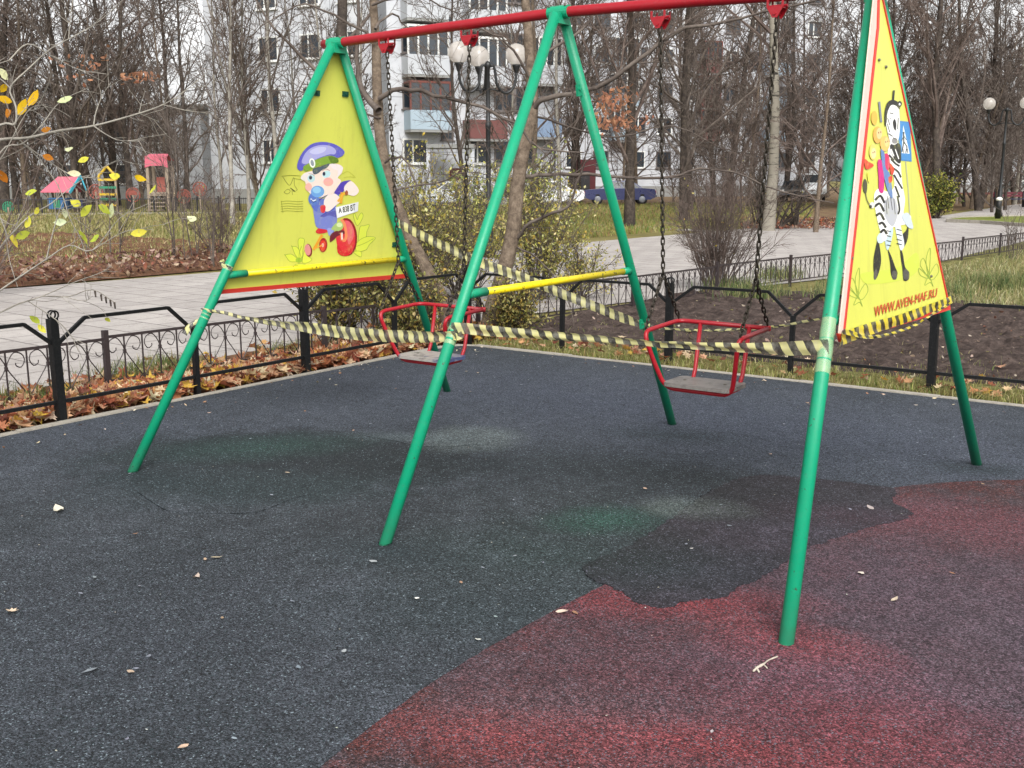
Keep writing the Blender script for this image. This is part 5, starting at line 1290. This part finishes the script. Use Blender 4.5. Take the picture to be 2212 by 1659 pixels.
# --- trees thinly set before the balcony block
for i, (px, dep, s) in enumerate(((782, 42, .9), (1012, 48, .8), (1100, 44, .9), (1150, 38, .85), (1210, 34, .9))):
    plant('tall' if i % 2 else 'pale', i, px, dep, ('slender tree against the block just left of the left swing chains', 'thin dark tree before the red balcony behind the lamp post', 'slender tree before the block behind the middle front leg', 'dark tree behind the middle front leg', 'pale slender tree behind the top of the middle frame')[i], None, s)
for i, (px, dep) in enumerate(((1722, 82), (1748, 88), (1700, 86), (1790, 84), (1740, 80))):
    plant('tall' if i < 4 else 'brush', i, px, dep, 'bare tree behind the parked dark car and the white van', 'bare trees behind the white van', 1.0)
# --- dense dark wood to the right of the middle legs
for i in range(12):
    px = 1200 + 520 * ((i * .618 + .1) % 1); px = px - 60 if 1290 < px < 1345 else px + 70 if 1375 < px < 1440 else px; plant('tall', i + 1, px, 36 + 38 * tr_rnd.random(), 'bare dark tree in the wood between the swing legs and the birch', 'bare trees in front of the long block', tr_rnd.uniform(.8, 1.15))
for i in range(7):
    px = 1450 + 240 * ((i * .618 + .55) % 1); plant('brush', i, px, 44 + 22 * tr_rnd.random(), 'brown scrubby tree on the lawn before the long block', 'scrub before the long block', tr_rnd.uniform(.6, .9))
for i in range(18):
    px = 1800 + 520 * ((i * .618 + .2) % 1); plant('tall', i, px, 46 + 36 * tr_rnd.random(), 'bare dark tree in the wood behind the zebra panel and right lamp', 'bare trees behind the zebra panel', tr_rnd.uniform(.75, 1.05))
for i in range(22):
    px = 1810 + 500 * ((i * .618 + .7) % 1); plant('brush', i, px, 47 + 26 * tr_rnd.random(), 'dense brown scrubby tree behind the zebra panel', 'scrub behind the zebra panel', tr_rnd.uniform(.8, 1.2))
plant('birch', 0, 1664, 31, 'white barked birch trunk behind the right hand swing chain', None, 1.0)
plant('birch', 0, 2196, 62, 'white barked birch far off at the right edge', None, .7)
# dark near trunks
plant('tall', 2, 1362, 33, 'dark leaning trunk just right of the middle rear leg', None, .8)
plant('tall', 0, 1480, 36, 'dark straight trunk behind the left chain of the right swing', None, .8)
plant('tall', 1, 2120, 50, 'thick dark trunk left of the right lamp post', None, 1.0)
plant('tall', 3, 1768, 30, 'small dark trunk on the lawn left of the zebra panel', None, .55)

# --- the two trees beside the corner post, traced
def key_tree(pts, rads, branches, label, mats, seed, twn=1.0, name='bare_tree'):
    base = Vector((pts[0].x, pts[0].y, 0)); t = empty(name, base, label, 'tree')
    tk, cr = MB(), MB(); P = smooth_line(pts, 4); rs = []
    for i in range(len(P)): f = i / 4; k = min(int(f), len(pts) - 2); rs.append(rads[k] + (rads[k + 1] - rads[k]) * (f - k))
    tk.tube(P, rs, 12, False); r = random.Random(seed)
    for bp, r0 in branches:
        Q = smooth_line(bp, 3); n = len(Q); q2 = [p + Vector((r.gauss(0, .008), r.gauss(0, .008), r.gauss(0, .008))) for p in Q]
        cr.tube(q2, [r0 * (1 - .75 * i / (n - 1)) for i in range(n)], 7, False)
        L = sum((Q[i + 1] - Q[i]).length for i in range(n - 1))
        for j in range(int(L * 7 * twn)):
            k = r.randint(1, n - 2); d = (Q[k + 1] - Q[k]).normalized(); l2 = r.uniform(.15, .7); d2 = side_dir(d, r.uniform(.5, 1.2), r)
            b2 = limb(cr, Q[k], d2, l2, max(.003, r0 * .22), .0018, r, 4, 5, .14, .02)
            for u in range(r.randint(2, 5)):
                kk = r.randint(1, 4); limb(cr, b2[kk], side_dir((b2[kk + 1] - b2[kk]).normalized(), r.uniform(.4, 1.0), r), l2 * r.uniform(.25, .6), .0025, .0012, r, 3, 3, .16, .01)
    part('trunk', tk, mats[0], t, True); part('crown', cr, mats[1], t, True)
    return t
D0 = 10.4
T = lambda x, y, d=D0: at(x, y, d)
g = gat(1058, 715)
key_tree([g - Vector((0, 0, .1)), T(1062, 680, 10.35), T(1085, 600), T(1108, 500), T(1118, 400), T(1132, 320), T(1150, 240), T(1146, 160), T(1140, 60), T(1128, -80), T(1120, -300)], [.10, .09, .078, .074, .070, .062, .055, .05, .045, .04, .03],
         [([T(1150, 240), T(1170, 215, 10.3), T(1215, 205, 10.2), T(1290, 190, 10.0), T(1400, 110, 9.8), T(1480, 62, 9.7), T(1560, 48, 9.6), T(1700, 18, 9.4), T(1850, -20, 9.2)], .030),
          ([T(1118, 385), T(1160, 380, 10.5), T(1240, 375, 10.7), T(1330, 383, 10.9), T(1440, 385, 11), T(1510, 364, 11.1), T(1580, 372, 11.2), T(1690, 415, 11.3), T(1800, 440, 11.4)], .022),
          ([T(1110, 520), T(1150, 480, 10.2), T(1215, 455, 10.1), T(1240, 420, 10.0), T(1265, 350, 9.9), T(1300, 330, 9.8)], .020),
          ([T(1130, 330), T(1090, 270, 10.6), T(1060, 240, 10.8), T(990, 210, 11)], .014),
          ([T(1148, 180), T(1110, 110, 10.2), T(1080, 80, 10.1), T(1020, 60, 10.0), T(960, 62, 9.9)], .015),
          ([T(1146, 140), T(1200, 100, 10.6), T(1262, 60, 10.8), T(1300, 0, 11), T(1330, -60, 11)], .018),
          ([T(1112, 530), T(1160, 560, 10.2), T(1200, 600, 10.1), T(1240, 650, 10.0)], .010),
          ([T(1150, 250), T(1250, 280, 10.8), T(1330, 300, 11), T(1450, 270, 11.2), T(1560, 320, 11.5), T(1650, 345, 11.6)], .012),
          ([T(1135, 0), T(1060, -30, 10), T(1000, -10, 9.8), T(930, -20, 9.6)], .014)],
         'grey brown trunk with long crooked branches standing behind the left swing', (M_barkb, M_twig), 5, .9)
g = gat(978, 712)
key_tree([g - Vector((0, 0, .1)), T(960, 660, 10.5), T(925, 590, 10.5), T(880, 500, 10.5), T(842, 400, 10.5), T(822, 300, 10.5), T(815, 200, 10.5), T(812, 100, 10.5), T(806, 0, 10.5), T(800, -160, 10.5), T(796, -320, 10.5)], [.09, .08, .068, .062, .058, .054, .05, .045, .04, .035, .03],
         [([T(816, 215), T(850, 195, 10.3), T(890, 195, 10.2), T(960, 212, 10.1), T(1040, 232, 10.0), T(1110, 268, 9.9), T(1170, 320, 9.9), T(1260, 330, 9.8)], .026),
          ([T(818, 240), T(780, 190, 10.6), T(770, 120, 10.6), T(775, 0, 10.6), T(760, -100, 10.6)], .036),
          ([T(830, 350), T(870, 340, 10.2), T(895, 395, 10.1), T(900, 440, 10.1)], .014),
          ([T(812, 90), T(770, 60, 10.3), T(700, 20, 10.1), T(640, 15, 10.0), T(560, 60, 9.9)], .016),
          ([T(810, 60), T(850, 30, 10.7), T(880, 60, 10.8), T(960, 90, 10.9)], .014),
          ([T(820, 260), T(740, 215, 10.8), T(660, 200, 10.9), T(560, 195, 11)], .012),
          ([T(850, 410), T(940, 395, 10.4), T(1010, 372, 10.3), T(1070, 380, 10.2)], .010),
          ([T(805, 10), T(880, -10, 10.2), T(950, 10, 10.1), T(1010, 40, 10.1)], .014)],
         'leaning light brown trunk rising behind the left swing beside the baby panel', (M_barkb, M_twig), 8, .9)
key_tree([col(726, 24, -.1), at(728, 450, 24), at(722, 300, 24), at(735, 150, 24), at(740, 0, 24), at(745, -200, 24)], [.16, .14, .13, .12, .11, .08],
         [([at(730, 200, 24), at(650, 120, 23.5), at(590, 60, 23), at(540, -20, 23)], .05), ([at(738, 100, 24), at(800, 30, 24), at(840, -50, 24)], .05), ([at(725, 320, 24), at(640, 300, 23), at(570, 330, 23)], .03)],
         'dark trunk with drooping branches behind the top of the baby panel', (M_bark, M_twig), 12, .6)

# ---- twiggy shrubs
def shrub(loc, nstem, H, spread, label, mats, seed, rad=.009, sub=9, leaves=None, cat='shrub', name='bare_shrub', tw=.0022, twigs=4):
    r = random.Random(seed); s = empty(name, loc, label, cat); st = MB(); lf = MB()
    for i in range(nstem):
        a = r.uniform(0, 6.283); b = Vector((math.cos(a), math.sin(a), 0)) * r.uniform(0, .16) * H * .6; t = abs(r.gauss(0, spread)); d = Vector((math.cos(a) * t, math.sin(a) * t, 1)).normalized()
        h = H * r.uniform(.6, 1.08); P = limb(st, Vector((b.x, b.y, -.05)), d, h, rad * r.uniform(.6, 1.3), tw, r, 4, 7, .07, .0)
        for j in range(sub):
            k = r.randint(2, 6); d2 = side_dir((P[k + 1] - P[k]).normalized(), r.uniform(.3, .9), r); l = h * r.uniform(.12, .35)
            Q = limb(st, P[k], d2, l, tw * 1.4, tw * .6, r, 3, 3, .14, .03)
            for u in range(twigs): limb(st, Q[r.randint(1, 2)], side_dir(d2, r.uniform(.4, 1), r), l * .45, tw * .8, tw * .4, r, 3, 2, .15, .02)
            if leaves and r.random() < leaves[0]:
                for u in range(leaves[1]):
                    q = Q[r.randint(1, 3)] + Vector((r.gauss(0, .04), r.gauss(0, .04), r.gauss(0, .04)))
                    add_leaf(lf, q, leaves[2] * r.uniform(.6, 1.3), rand_rot(r, .8), jit(r.choice(leaves[3]), r, .25), OVAL, .6, r)
    part('stems', st, mats, s, False, False)
    if lf.v: part('foliage', lf, M_leaf, s, False, False)
    return s
YG = [lin(x) for x in ('cfc97e', 'bdb565', 'dcd49a', 'a8a455', '8f9048', 'd6c984', 'c2a94e', 'aea664', '77793e')]
DG = [lin(x) for x in ('b0a862', '8c8648', '6f703c', 'c4b87c', '7c6b3e', '5c5f34', 'b49a50')]
shrub(gat(1545, 622), 70, 1.62, .33, 'twiggy leafless shrub on the soil behind the right swing', M_twigr, 3, .010, 10, (.10, 1, .035, YG), twigs=5)
shrub(gat(2185, 560), 14, 1.2, .25, 'thin bare stems in the long grass at the right edge', M_twig, 4, .006, 6)
shrub(gat(1672, 492), 16, 2.2, .55, 'dark crooked shrub at the foot of the birch', M_bark, 14, .04, 8, None, 'shrub', tw=.006)
shrub(gat(1715, 488), 9, 2.0, .6, 'dark forked shrub between the birch and the small trunk', M_bark, 15, .045, 8, None, 'shrub', tw=.006)
shrub(gat(1640, 486), 10, 1.7, .5, 'low dark shrub just left of the birch foot', M_bark, 16, .03, 8, None, 'shrub', tw=.006)
for i, (px, py, H, lb) in enumerate(((392, 572, 3.2, 'tall thin sapling left of the baby panel at the path edge'), (424, 566, 2.6, 'thin sapling just left of the green leg beyond the path'), (460, 578, 1.8, 'short sapling hidden behind the left front leg'), (250, 565, 1.6, 'short bare sapling in the far left grass'), (180, 560, 1.8, 'bare sapling growing left of the yellow leaf cluster'))):
    shrub(gat(px, py), 3, H, .10, lb, M_twig, 40 + i, .014, 14, None, 'sapling', 'bare_sapling', .004, 3)
shrub(gat(-60, 640), 18, 2.0, .5, 'brown brushy shrub at the far left edge beyond the path', M_twigr, 51, .012, 9, None, tw=.004)
shrub(gat(475, 560), 26, 1.5, .5, 'brown brush beside the path just left of the baby panel', M_twigr, 52, .008, 8, (.15, 2, .06, YG), tw=.003)
# leafy bushes behind the fence corner
BS = [(gat(735, 742), 44, .95, .48, 'dark yellow leaved bush below the baby panel by the fence', .040, .8, 11, DG, 61),
      (gat(820, 700), 40, 1.15, .42, 'yellow leaved bush between the baby panel and the leaning trunk', .040, .8, 11, DG, 62),
      (gat(905, 660), 55, 1.75, .40, 'tall pale yellow bush behind the left chain of the left swing', .042, .75, 10, YG, 63),
      (gat(1000, 640), 46, 1.45, .42, 'yellow bush in front of the lamp post foot', .042, .7, 9, YG, 64),
      (gat(1160, 640), 44, 1.5, .38, 'golden leaved bush just right of the grey brown trunk', .044, .7, 9, YG, 65),
      (gat(1110, 722), 34, .62, .55, 'low dark bush round the foot of the grey brown trunk', .034, .8, 10, DG, 66),
      (gat(1250, 640), 30, .75, .6, 'low yellow bush behind the short post right of the trunk', .036, .7, 9, YG, 67),
      (gat(890, 745), 30, .62, .55, 'dark leafy undergrowth behind the left swing seat', .036, .8, 11, DG, 68),
      (col(1022, 27), 24, 1.8, .3, 'large greenish bush in front of the grey block by the lamp', .09, .7, 5, [lin(x) for x in ('8f9a58', 'a5aa6c', '72804a', 'b9b77c')], 69),
      (col(1150, 30), 40, 2.2, .45, 'greenish bush before the block just right of the grey brown trunk', .09, .7, 5, [lin(x) for x in ('8f9a58', 'b5b46c', '72804a', 'c9c27c')], 70)]
for loc, ns, H, sp, lb, ls, dn, nn, pal, sd in BS:
    shrub(loc, ns, H, sp, lb, M_bark if pal is DG else M_twig, sd, .008, 11, (dn, nn, ls, pal), 'bush', 'leafy_bush', .0022 if ls < .08 else .006, 2)
shrub(gat(2022, 470, 0), 60, 1.5, .55, 'round green yellow bush beside the far path right of the zebra panel', M_bark, 71, .012, 14, (1.0, 7, .09, [lin(x) for x in ('8a8f3c', 'a3a248', '5c6a30', '474f28', 'b5ac58')]), 'bush', 'leafy_bush', .006, 1)

# dark conifers, far right
M_needle = vcol('needles', .8, .2, False, .2, 3)
def conifer(loc, H, label, seed):
    r = random.Random(seed); t = empty('spruce_tree', loc, label, 'spruce'); tk = MB(); tk.tube([Vector((0, 0, -.1)), Vector((0, 0, H))], [.16, .02], 8, False); part('trunk', tk, M_bark, t, True, False)
    cr = MB(); pal = [lin(x) for x in ('1f2b22', '2a3a2c', '18221c', '334634')]
    for i in range(150):
        z = H * (.08 + .9 * (i / 150)); L = (H - z) * .30 + .25; a = r.uniform(0, 6.283); d = Vector((math.cos(a), math.sin(a), -.25)); p = Vector((0, 0, z))
        for k in range(int(L * 16)):
            q = p + d * (L * r.random()); q += Vector((r.gauss(0, .12), r.gauss(0, .12), r.gauss(0, .1)))
            add_leaf(cr, q, r.uniform(.12, .28), rand_rot(r, .6), jit(r.choice(pal), r, .3), [(0, -.5), (.12, 0), (0, .5), (-.12, 0)], .3, r)
    part('crown', cr, M_needle, t, False, False); return t
conifer(col(2225, 72), 9, 'dark spruce behind the bench at the right edge', 1)
conifer(col(2175, 84), 8, 'dark spruce behind the right lamp post', 2)

# ---- shrub reaching in from the left, with its last yellow leaves
fs = empty('leafy_shrub', Vector((-3.9, -2.6, 0)), 'near shrub with a few pale yellow leaves reaching in from the left edge', 'shrub')
S = lambda x, y, d=6.3: at(x, y, d)
root = Vector((-3.9, -2.6, -.05)); tk = MB()
def tw_(pts, r0, r1=.0015, n=6):
    Q = smooth_line(pts, 4); k = len(Q); tk.tube(Q, [r0 + (r1 - r0) * i / (k - 1) for i in range(k)], n, False); return Q
BR = [([root, S(-260, 620, 5.6), S(-120, 400, 5.6), S(-20, 310, 5.7), S(60, 298, 5.8), S(130, 282, 5.9), S(202, 272, 6), S(300, 245, 6.1), S(352, 226, 6.2), S(395, 200, 6.3), S(452, 152, 6.4)], .012),
      ([S(202, 272, 6), S(208, 240, 6), S(222, 205, 6), S(240, 178, 6)], .0045), ([S(202, 272, 6), S(232, 292, 6), S(262, 304, 6), S(312, 302, 6)], .004), ([S(300, 245, 6.1), S(306, 222, 6.1)], .003), ([S(352, 226, 6.2), S(400, 238, 6.2), S(460, 246, 6.2)], .003), ([S(300, 245, 6.1), S(342, 262, 6.2)], .0025), ([S(372, 214, 6.2), S(400, 210, 6.2)], .0025),
      ([root, S(-240, 500, 5.2), S(-100, 330, 5.3), S(0, 270, 5.4), S(32, 268, 5.4), S(34, 230, 5.4), S(22, 190, 5.4), S(60, 150, 5.4), S(110, 105, 5.5), S(160, 78, 5.6), S(215, 45, 5.7), S(270, -5, 5.8)], .008),
      ([S(22, 190, 5.4), S(0, 170, 5.4), S(-40, 150, 5.4)], .004), ([S(148, 85, 5.6), S(152, 40, 5.6), S(158, -10, 5.6)], .003),
      ([root, S(-150, 560, 5.8), S(-60, 480, 5.8), S(0, 330, 5.9), S(50, 310, 5.9), S(90, 270, 5.9), S(130, 220, 6.0), S(190, 190, 6.0)], .007),
      ([root, S(-160, 700, 5.6), S(-60, 620, 5.7), S(0, 535, 5.8), S(60, 470, 5.9), S(110, 440, 6), S(160, 400, 6), S(240, 352, 6), S(268, 345, 6)], .006),
      ([S(50, 310, 5.9), S(110, 352, 6), S(160, 380, 6), S(215, 385, 6), S(240, 400, 6.1)], .004),
      ([S(40, 300, 5.9), S(90, 350, 6), S(130, 410, 6), S(150, 470, 6), S(172, 512, 6), S(190, 560, 6)], .004),
      ([root, S(-200, 760, 5.4), S(-120, 700, 5.5), S(-20, 640, 5.6), S(40, 600, 5.7), S(100, 560, 5.8), S(150, 530, 5.9), S(200, 540, 5.9), S(260, 470, 6.0), S(320, 440, 6)], .007),
      ([root, S(-160, 720, 5.5), S(-60, 560, 5.6), S(0, 470, 5.6), S(20, 560, 5.7), S(38, 620, 5.7)], .006),
      ([S(100, 560, 5.8), S(115, 500, 5.8), S(130, 450, 5.8), S(140, 430, 5.8)], .004),
      ([root, S(-120, 760, 5.6), S(-40, 700, 5.7), S(30, 660, 5.8), S(90, 640, 5.8), S(160, 610, 5.9), S(215, 590, 5.9), S(240, 575, 5.9)], .005),
      ([S(60, 650, 5.8), S(120, 690, 5.8), S(150, 720, 5.8), S(170, 760, 5.8)], .003), ([S(90, 640, 5.8), S(130, 640, 5.8), S(180, 650, 5.8), S(200, 640, 5.8)], .003),
      ([S(200, 540, 5.9), S(270, 500, 5.9), S(330, 495, 5.9)], .0025), ([S(0, 470, 5.6), S(-20, 380, 5.6), S(10, 330, 5.6), S(60, 240, 5.7), S(100, 225, 5.7)], .004),
      ([S(20, 130, 5.5), S(60, 95, 5.5), S(110, 120, 5.5), S(170, 150, 5.6), S(230, 160, 5.6)], .004), ([S(-40, 150, 5.4), S(20, 130, 5.5)], .005)]
rr = random.Random(9)
for pts, r0 in BR:
    Q = tw_(pts, r0)
    for j in range(3 + len(Q) // 6):
        k = rr.randint(len(Q) // 3, len(Q) - 2); d = (Q[k + 1] - Q[k]).normalized(); limb(tk, Q[k], side_dir(d, rr.uniform(.4, 1.0), rr), rr.uniform(.06, .25), .0018, .0009, rr, 4, 4, .12, .01)
tk_v = [tuple(v) for v in tk.v]
lf = MB(); LY = lin('e3b51c'), lin('d9d24a'), lin('dfe2b4'), lin('c4cc4c'), lin('b9741f')
LV = [(72, 212, .115, 0), (48, 232, .12, 0), (8, 190, .08, 0), (18, 245, .1, 4), (140, 215, .10, 2), (66, 415, .09, 3), (80, 455, .07, 1), (150, 322, .08, 2), (160, 375, .08, 2), (165, 440, .10, 1), (185, 455, .1, 3), (225, 452, .1, 3), (240, 455, .1, 2), (180, 512, .1, 3), (205, 515, .09, 3), (300, 503, .10, 1), (130, 480, .09, 2), (415, 472, .085, 2), (48, 508, .1, 3), (30, 520, .1, 1), (5, 380, .1, 4), (100, 280, .08, 4), (75, 690, .08, 3), (90, 710, .07, 1), (8, 160, .1, 2), (104, 340, .08, 4), (248, 380, .09, 1), (302, 385, .08, 0), (60, 480, .08, 1), (232, 690, .05, 3), (180, 345, .07, 1), (10, 215, .09, 0), (140, 460, .07, 2), (330, 410, .07, 3)]
twv = [Vector(v) for v in tk_v]
pt_ = tk
for x, y, s, c in LV:
    s *= .9; lp_ = at(x, y, 5.9); nv_ = min(twv, key=lambda v: (v - lp_).length_squared)
    if (nv_ - lp_).length < .45: pt_.tube(smooth_line([nv_, nv_.lerp(lp_, .5) + Vector((0, 0, .012)), lp_], 3), .0013, 4, False)
    v = (ROT @ Vector((rr.gauss(0, .5), rr.gauss(0, .5), 1))).normalized(); q = v.to_track_quat('Z', 'Y').to_matrix() @ Matrix.Rotation(rr.uniform(0, 6.283), 3, 'Z')
    add_leaf(lf, at(x, y, 5.9), s, q, jit(LY[c], rr, .08), OVAL, .5, rr)
part('foliage', lf, M_leaf, fs, True)
tk.tube(smooth_line([S(90, 640, 5.8), S(150, 640, 5.85), S(200, 626, 5.85), S(250, 655, 5.85)], 4), .0028, 4, False)
part('stems', tk, M_barkg, fs, True)
lf = MB()
for x, y in ((205, 628), (218, 636), (228, 641), (238, 648), (247, 653)): lf.tube([at(x, y, 5.85), at(x + 2, y + 14, 5.85)], [.006, .004], 6)
part('catkins', lf, M_bark, fs, True)

# russet leaves still hanging in the wood right of the middle frame
lf = MB(); rr = random.Random(19)
for (x, y, sx_, sy_, n) in ((1335, 262, 45, 12, 130), (1310, 225, 25, 18, 60), (1345, 215, 25, 20, 60), (190, 140, 60, 30, 40), (300, 165, 30, 8, 40)):
    for i in range(n): add_leaf(lf, at(rr.gauss(x, sx_ * .6), rr.gauss(y, sy_ * .8), rr.uniform(24, 26)), .14, rand_rot(rr, .8), jit(lin('a5765c'), rr, .3), OVAL, .6, rr)
tag(lf.build('hanging_dead_leaves', M_leaf), 'russet dead leaves still hanging in the far branches', kind='stuff')

# ---- small litter on the rubber
M_lit = vcol('pale_litter', .7, .3, False, .1, 30)
def litter(name, pts, label, cat, c, s, shape=OVAL, curl=.5, lift=.006, stretch=1.0):
    r = random.Random(int(pts[0] * 7 + pts[1])); p = gat(pts[0], pts[1], lift); mb = MB(); rot = rand_rot(r, .12)
    add_leaf(mb, p + Vector((0, 0, .004)), s, rot @ Matrix.Diagonal((1, stretch, 1)), lin(c), shape, curl, r); o = mb.build(name, M_lit, None, False, p); return tag(o, label, cat, None)
litter('dry_leaf', (127, 1103), 'curled whitish leaf on the grey rubber at the far left', 'leaf', 'bdb7a6', .085, OVAL, .9, stretch=.8)
litter('dry_leaf', (24, 1322), 'small tan leaf scrap at the left edge of the grey rubber', 'leaf', 'c9b49c', .045, MAPLE, .9)
litter('dry_leaf', (468, 1377 - 172), 'small pale scrap on grey rubber between the two left front legs', 'leaf', 'a89c84', .05, OVAL, .6)
litter('dry_leaf', (424, 1247), 'thin pale leaf left of the middle front leg foot', 'leaf', 'a8988c', .045, OVAL, .8)
litter('gum_spot', (806, 1214), 'pale flattened spot just below the middle front leg foot', 'stain', '9a9ea0', .04, OVAL, .1)
litter('pebble', (901, 1294), 'white pebble on grey rubber below the middle front leg', 'pebble', 'dcdcd4', .022, OVAL, .3)
litter('pebble', (1033, 1383), 'white pebble on grey rubber near the red edge', 'pebble', 'd8d8d0', .024, OVAL, .3)
litter('gum_spot', (743, 1408), 'oval pale spot on grey rubber left of the red edge', 'stain', '9a9ea0', .028, OVAL, .1)
litter('gum_spot', (193, 1450), 'largest pale smear on grey rubber at lower left', 'stain', '7f868c', .05, OVAL, .1)
litter('dry_leaf', (1860, 1240), 'narrow pale leaf on red rubber right of the right front leg', 'leaf', 'c4b8ac', .05, OVAL, .5, stretch=.7)
litter('dry_leaf', (1932, 1297), 'small curled leaf on red rubber right of the right front leg', 'leaf', 'b8a894', .04, OVAL, .8)
litter('dry_leaf', (1880, 1097), 'narrow pale leaf on the dark patch under the zebra panel', 'leaf', 'a89c98', .055, OVAL, .5)
litter('dry_leaf', (1214, 1323), 'pale leaf lying on the seam between grey and red rubber', 'leaf', 'c4b0a0', .045, OVAL, .6)
litter('gum_spot', (1696 - 158, 1582), 'pale spot near the lower middle of the red rubber', 'stain', 'a8a0a2', .018, OVAL, .1)
litter('gum_spot', (1494, 1186), 'small white chip in the middle of the dark patch', 'stain', 'c8c4c0', .02, OVAL, .1)
st = MB(); P = smooth_line([gat(1680, 1418, .012), gat(1660, 1426, .010), gat(1650, 1434, .012), gat(1636, 1442, .010), gat(1627, 1450, .008)], 4)
st.tube(P, [.0022, .0025, .003, .002, .0022, .0025, .002, .0025, .0035, .004, .005, .004, .0045, .004, .0035, .004, .003][:len(P)], 6, True, lin('b5ab9d')); st.tube([gat(1648, 1434, .012), gat(1658, 1444, .006)], .002, 5, True, lin('b5ab9d')); st.tube([gat(1632, 1440, .01), gat(1640, 1452, .006)], .003, 5, True, lin('b5ab9d'))
tag(st.build('twig', M_lit, None, True), 'white peeled twig lying below the right front leg', 'twig')
mb = MB(); rr = random.Random(12)
for i in range(420):
    x = rr.uniform(-2.95, 4.2); y = rr.uniform(-3.4, 2.95); k = rr.random()
    if k < .6: s = rr.uniform(.004, .010); c = rr.choice([lin('c9ccc8'), lin('a8a89c'), lin('b5aea0')])
    elif k < .9: s = rr.uniform(.014, .026); c = rr.choice([lin('8a9098'), lin('7a8088')])
    else: s = rr.uniform(.02, .035); c = rr.choice([lin('a88c70'), lin('b5a088'), lin('8f6a50')])
    zz = .006 if Vector((x, y)).length >= 0 else 0
    add_leaf(mb, Vector((x, y, .0105)), s, rand_rot(rr, .06), jit(c, rr, .15), OVAL, .15, rr)
for i in range(120):       # more blown against the kerbs
    if rr.random() < .5: x, y = -3.0 + abs(rr.gauss(0, .18)), rr.uniform(-2, 2.9)
    else: x, y = rr.uniform(-2.9, 4), 3.02 - abs(rr.gauss(0, .15))
    add_leaf(mb, Vector((x, y, .008)), rr.uniform(.01, .035), rand_rot(rr, .3), jit(rr.choice([lin('b8a890'), lin('c9bfae'), lin('8f7058')]), rr, .2), OVAL, .5, rr)
tag(mb.build('rubber_debris', M_lit), 'pale seeds, chips and leaf scraps scattered over the rubber', kind='stuff')
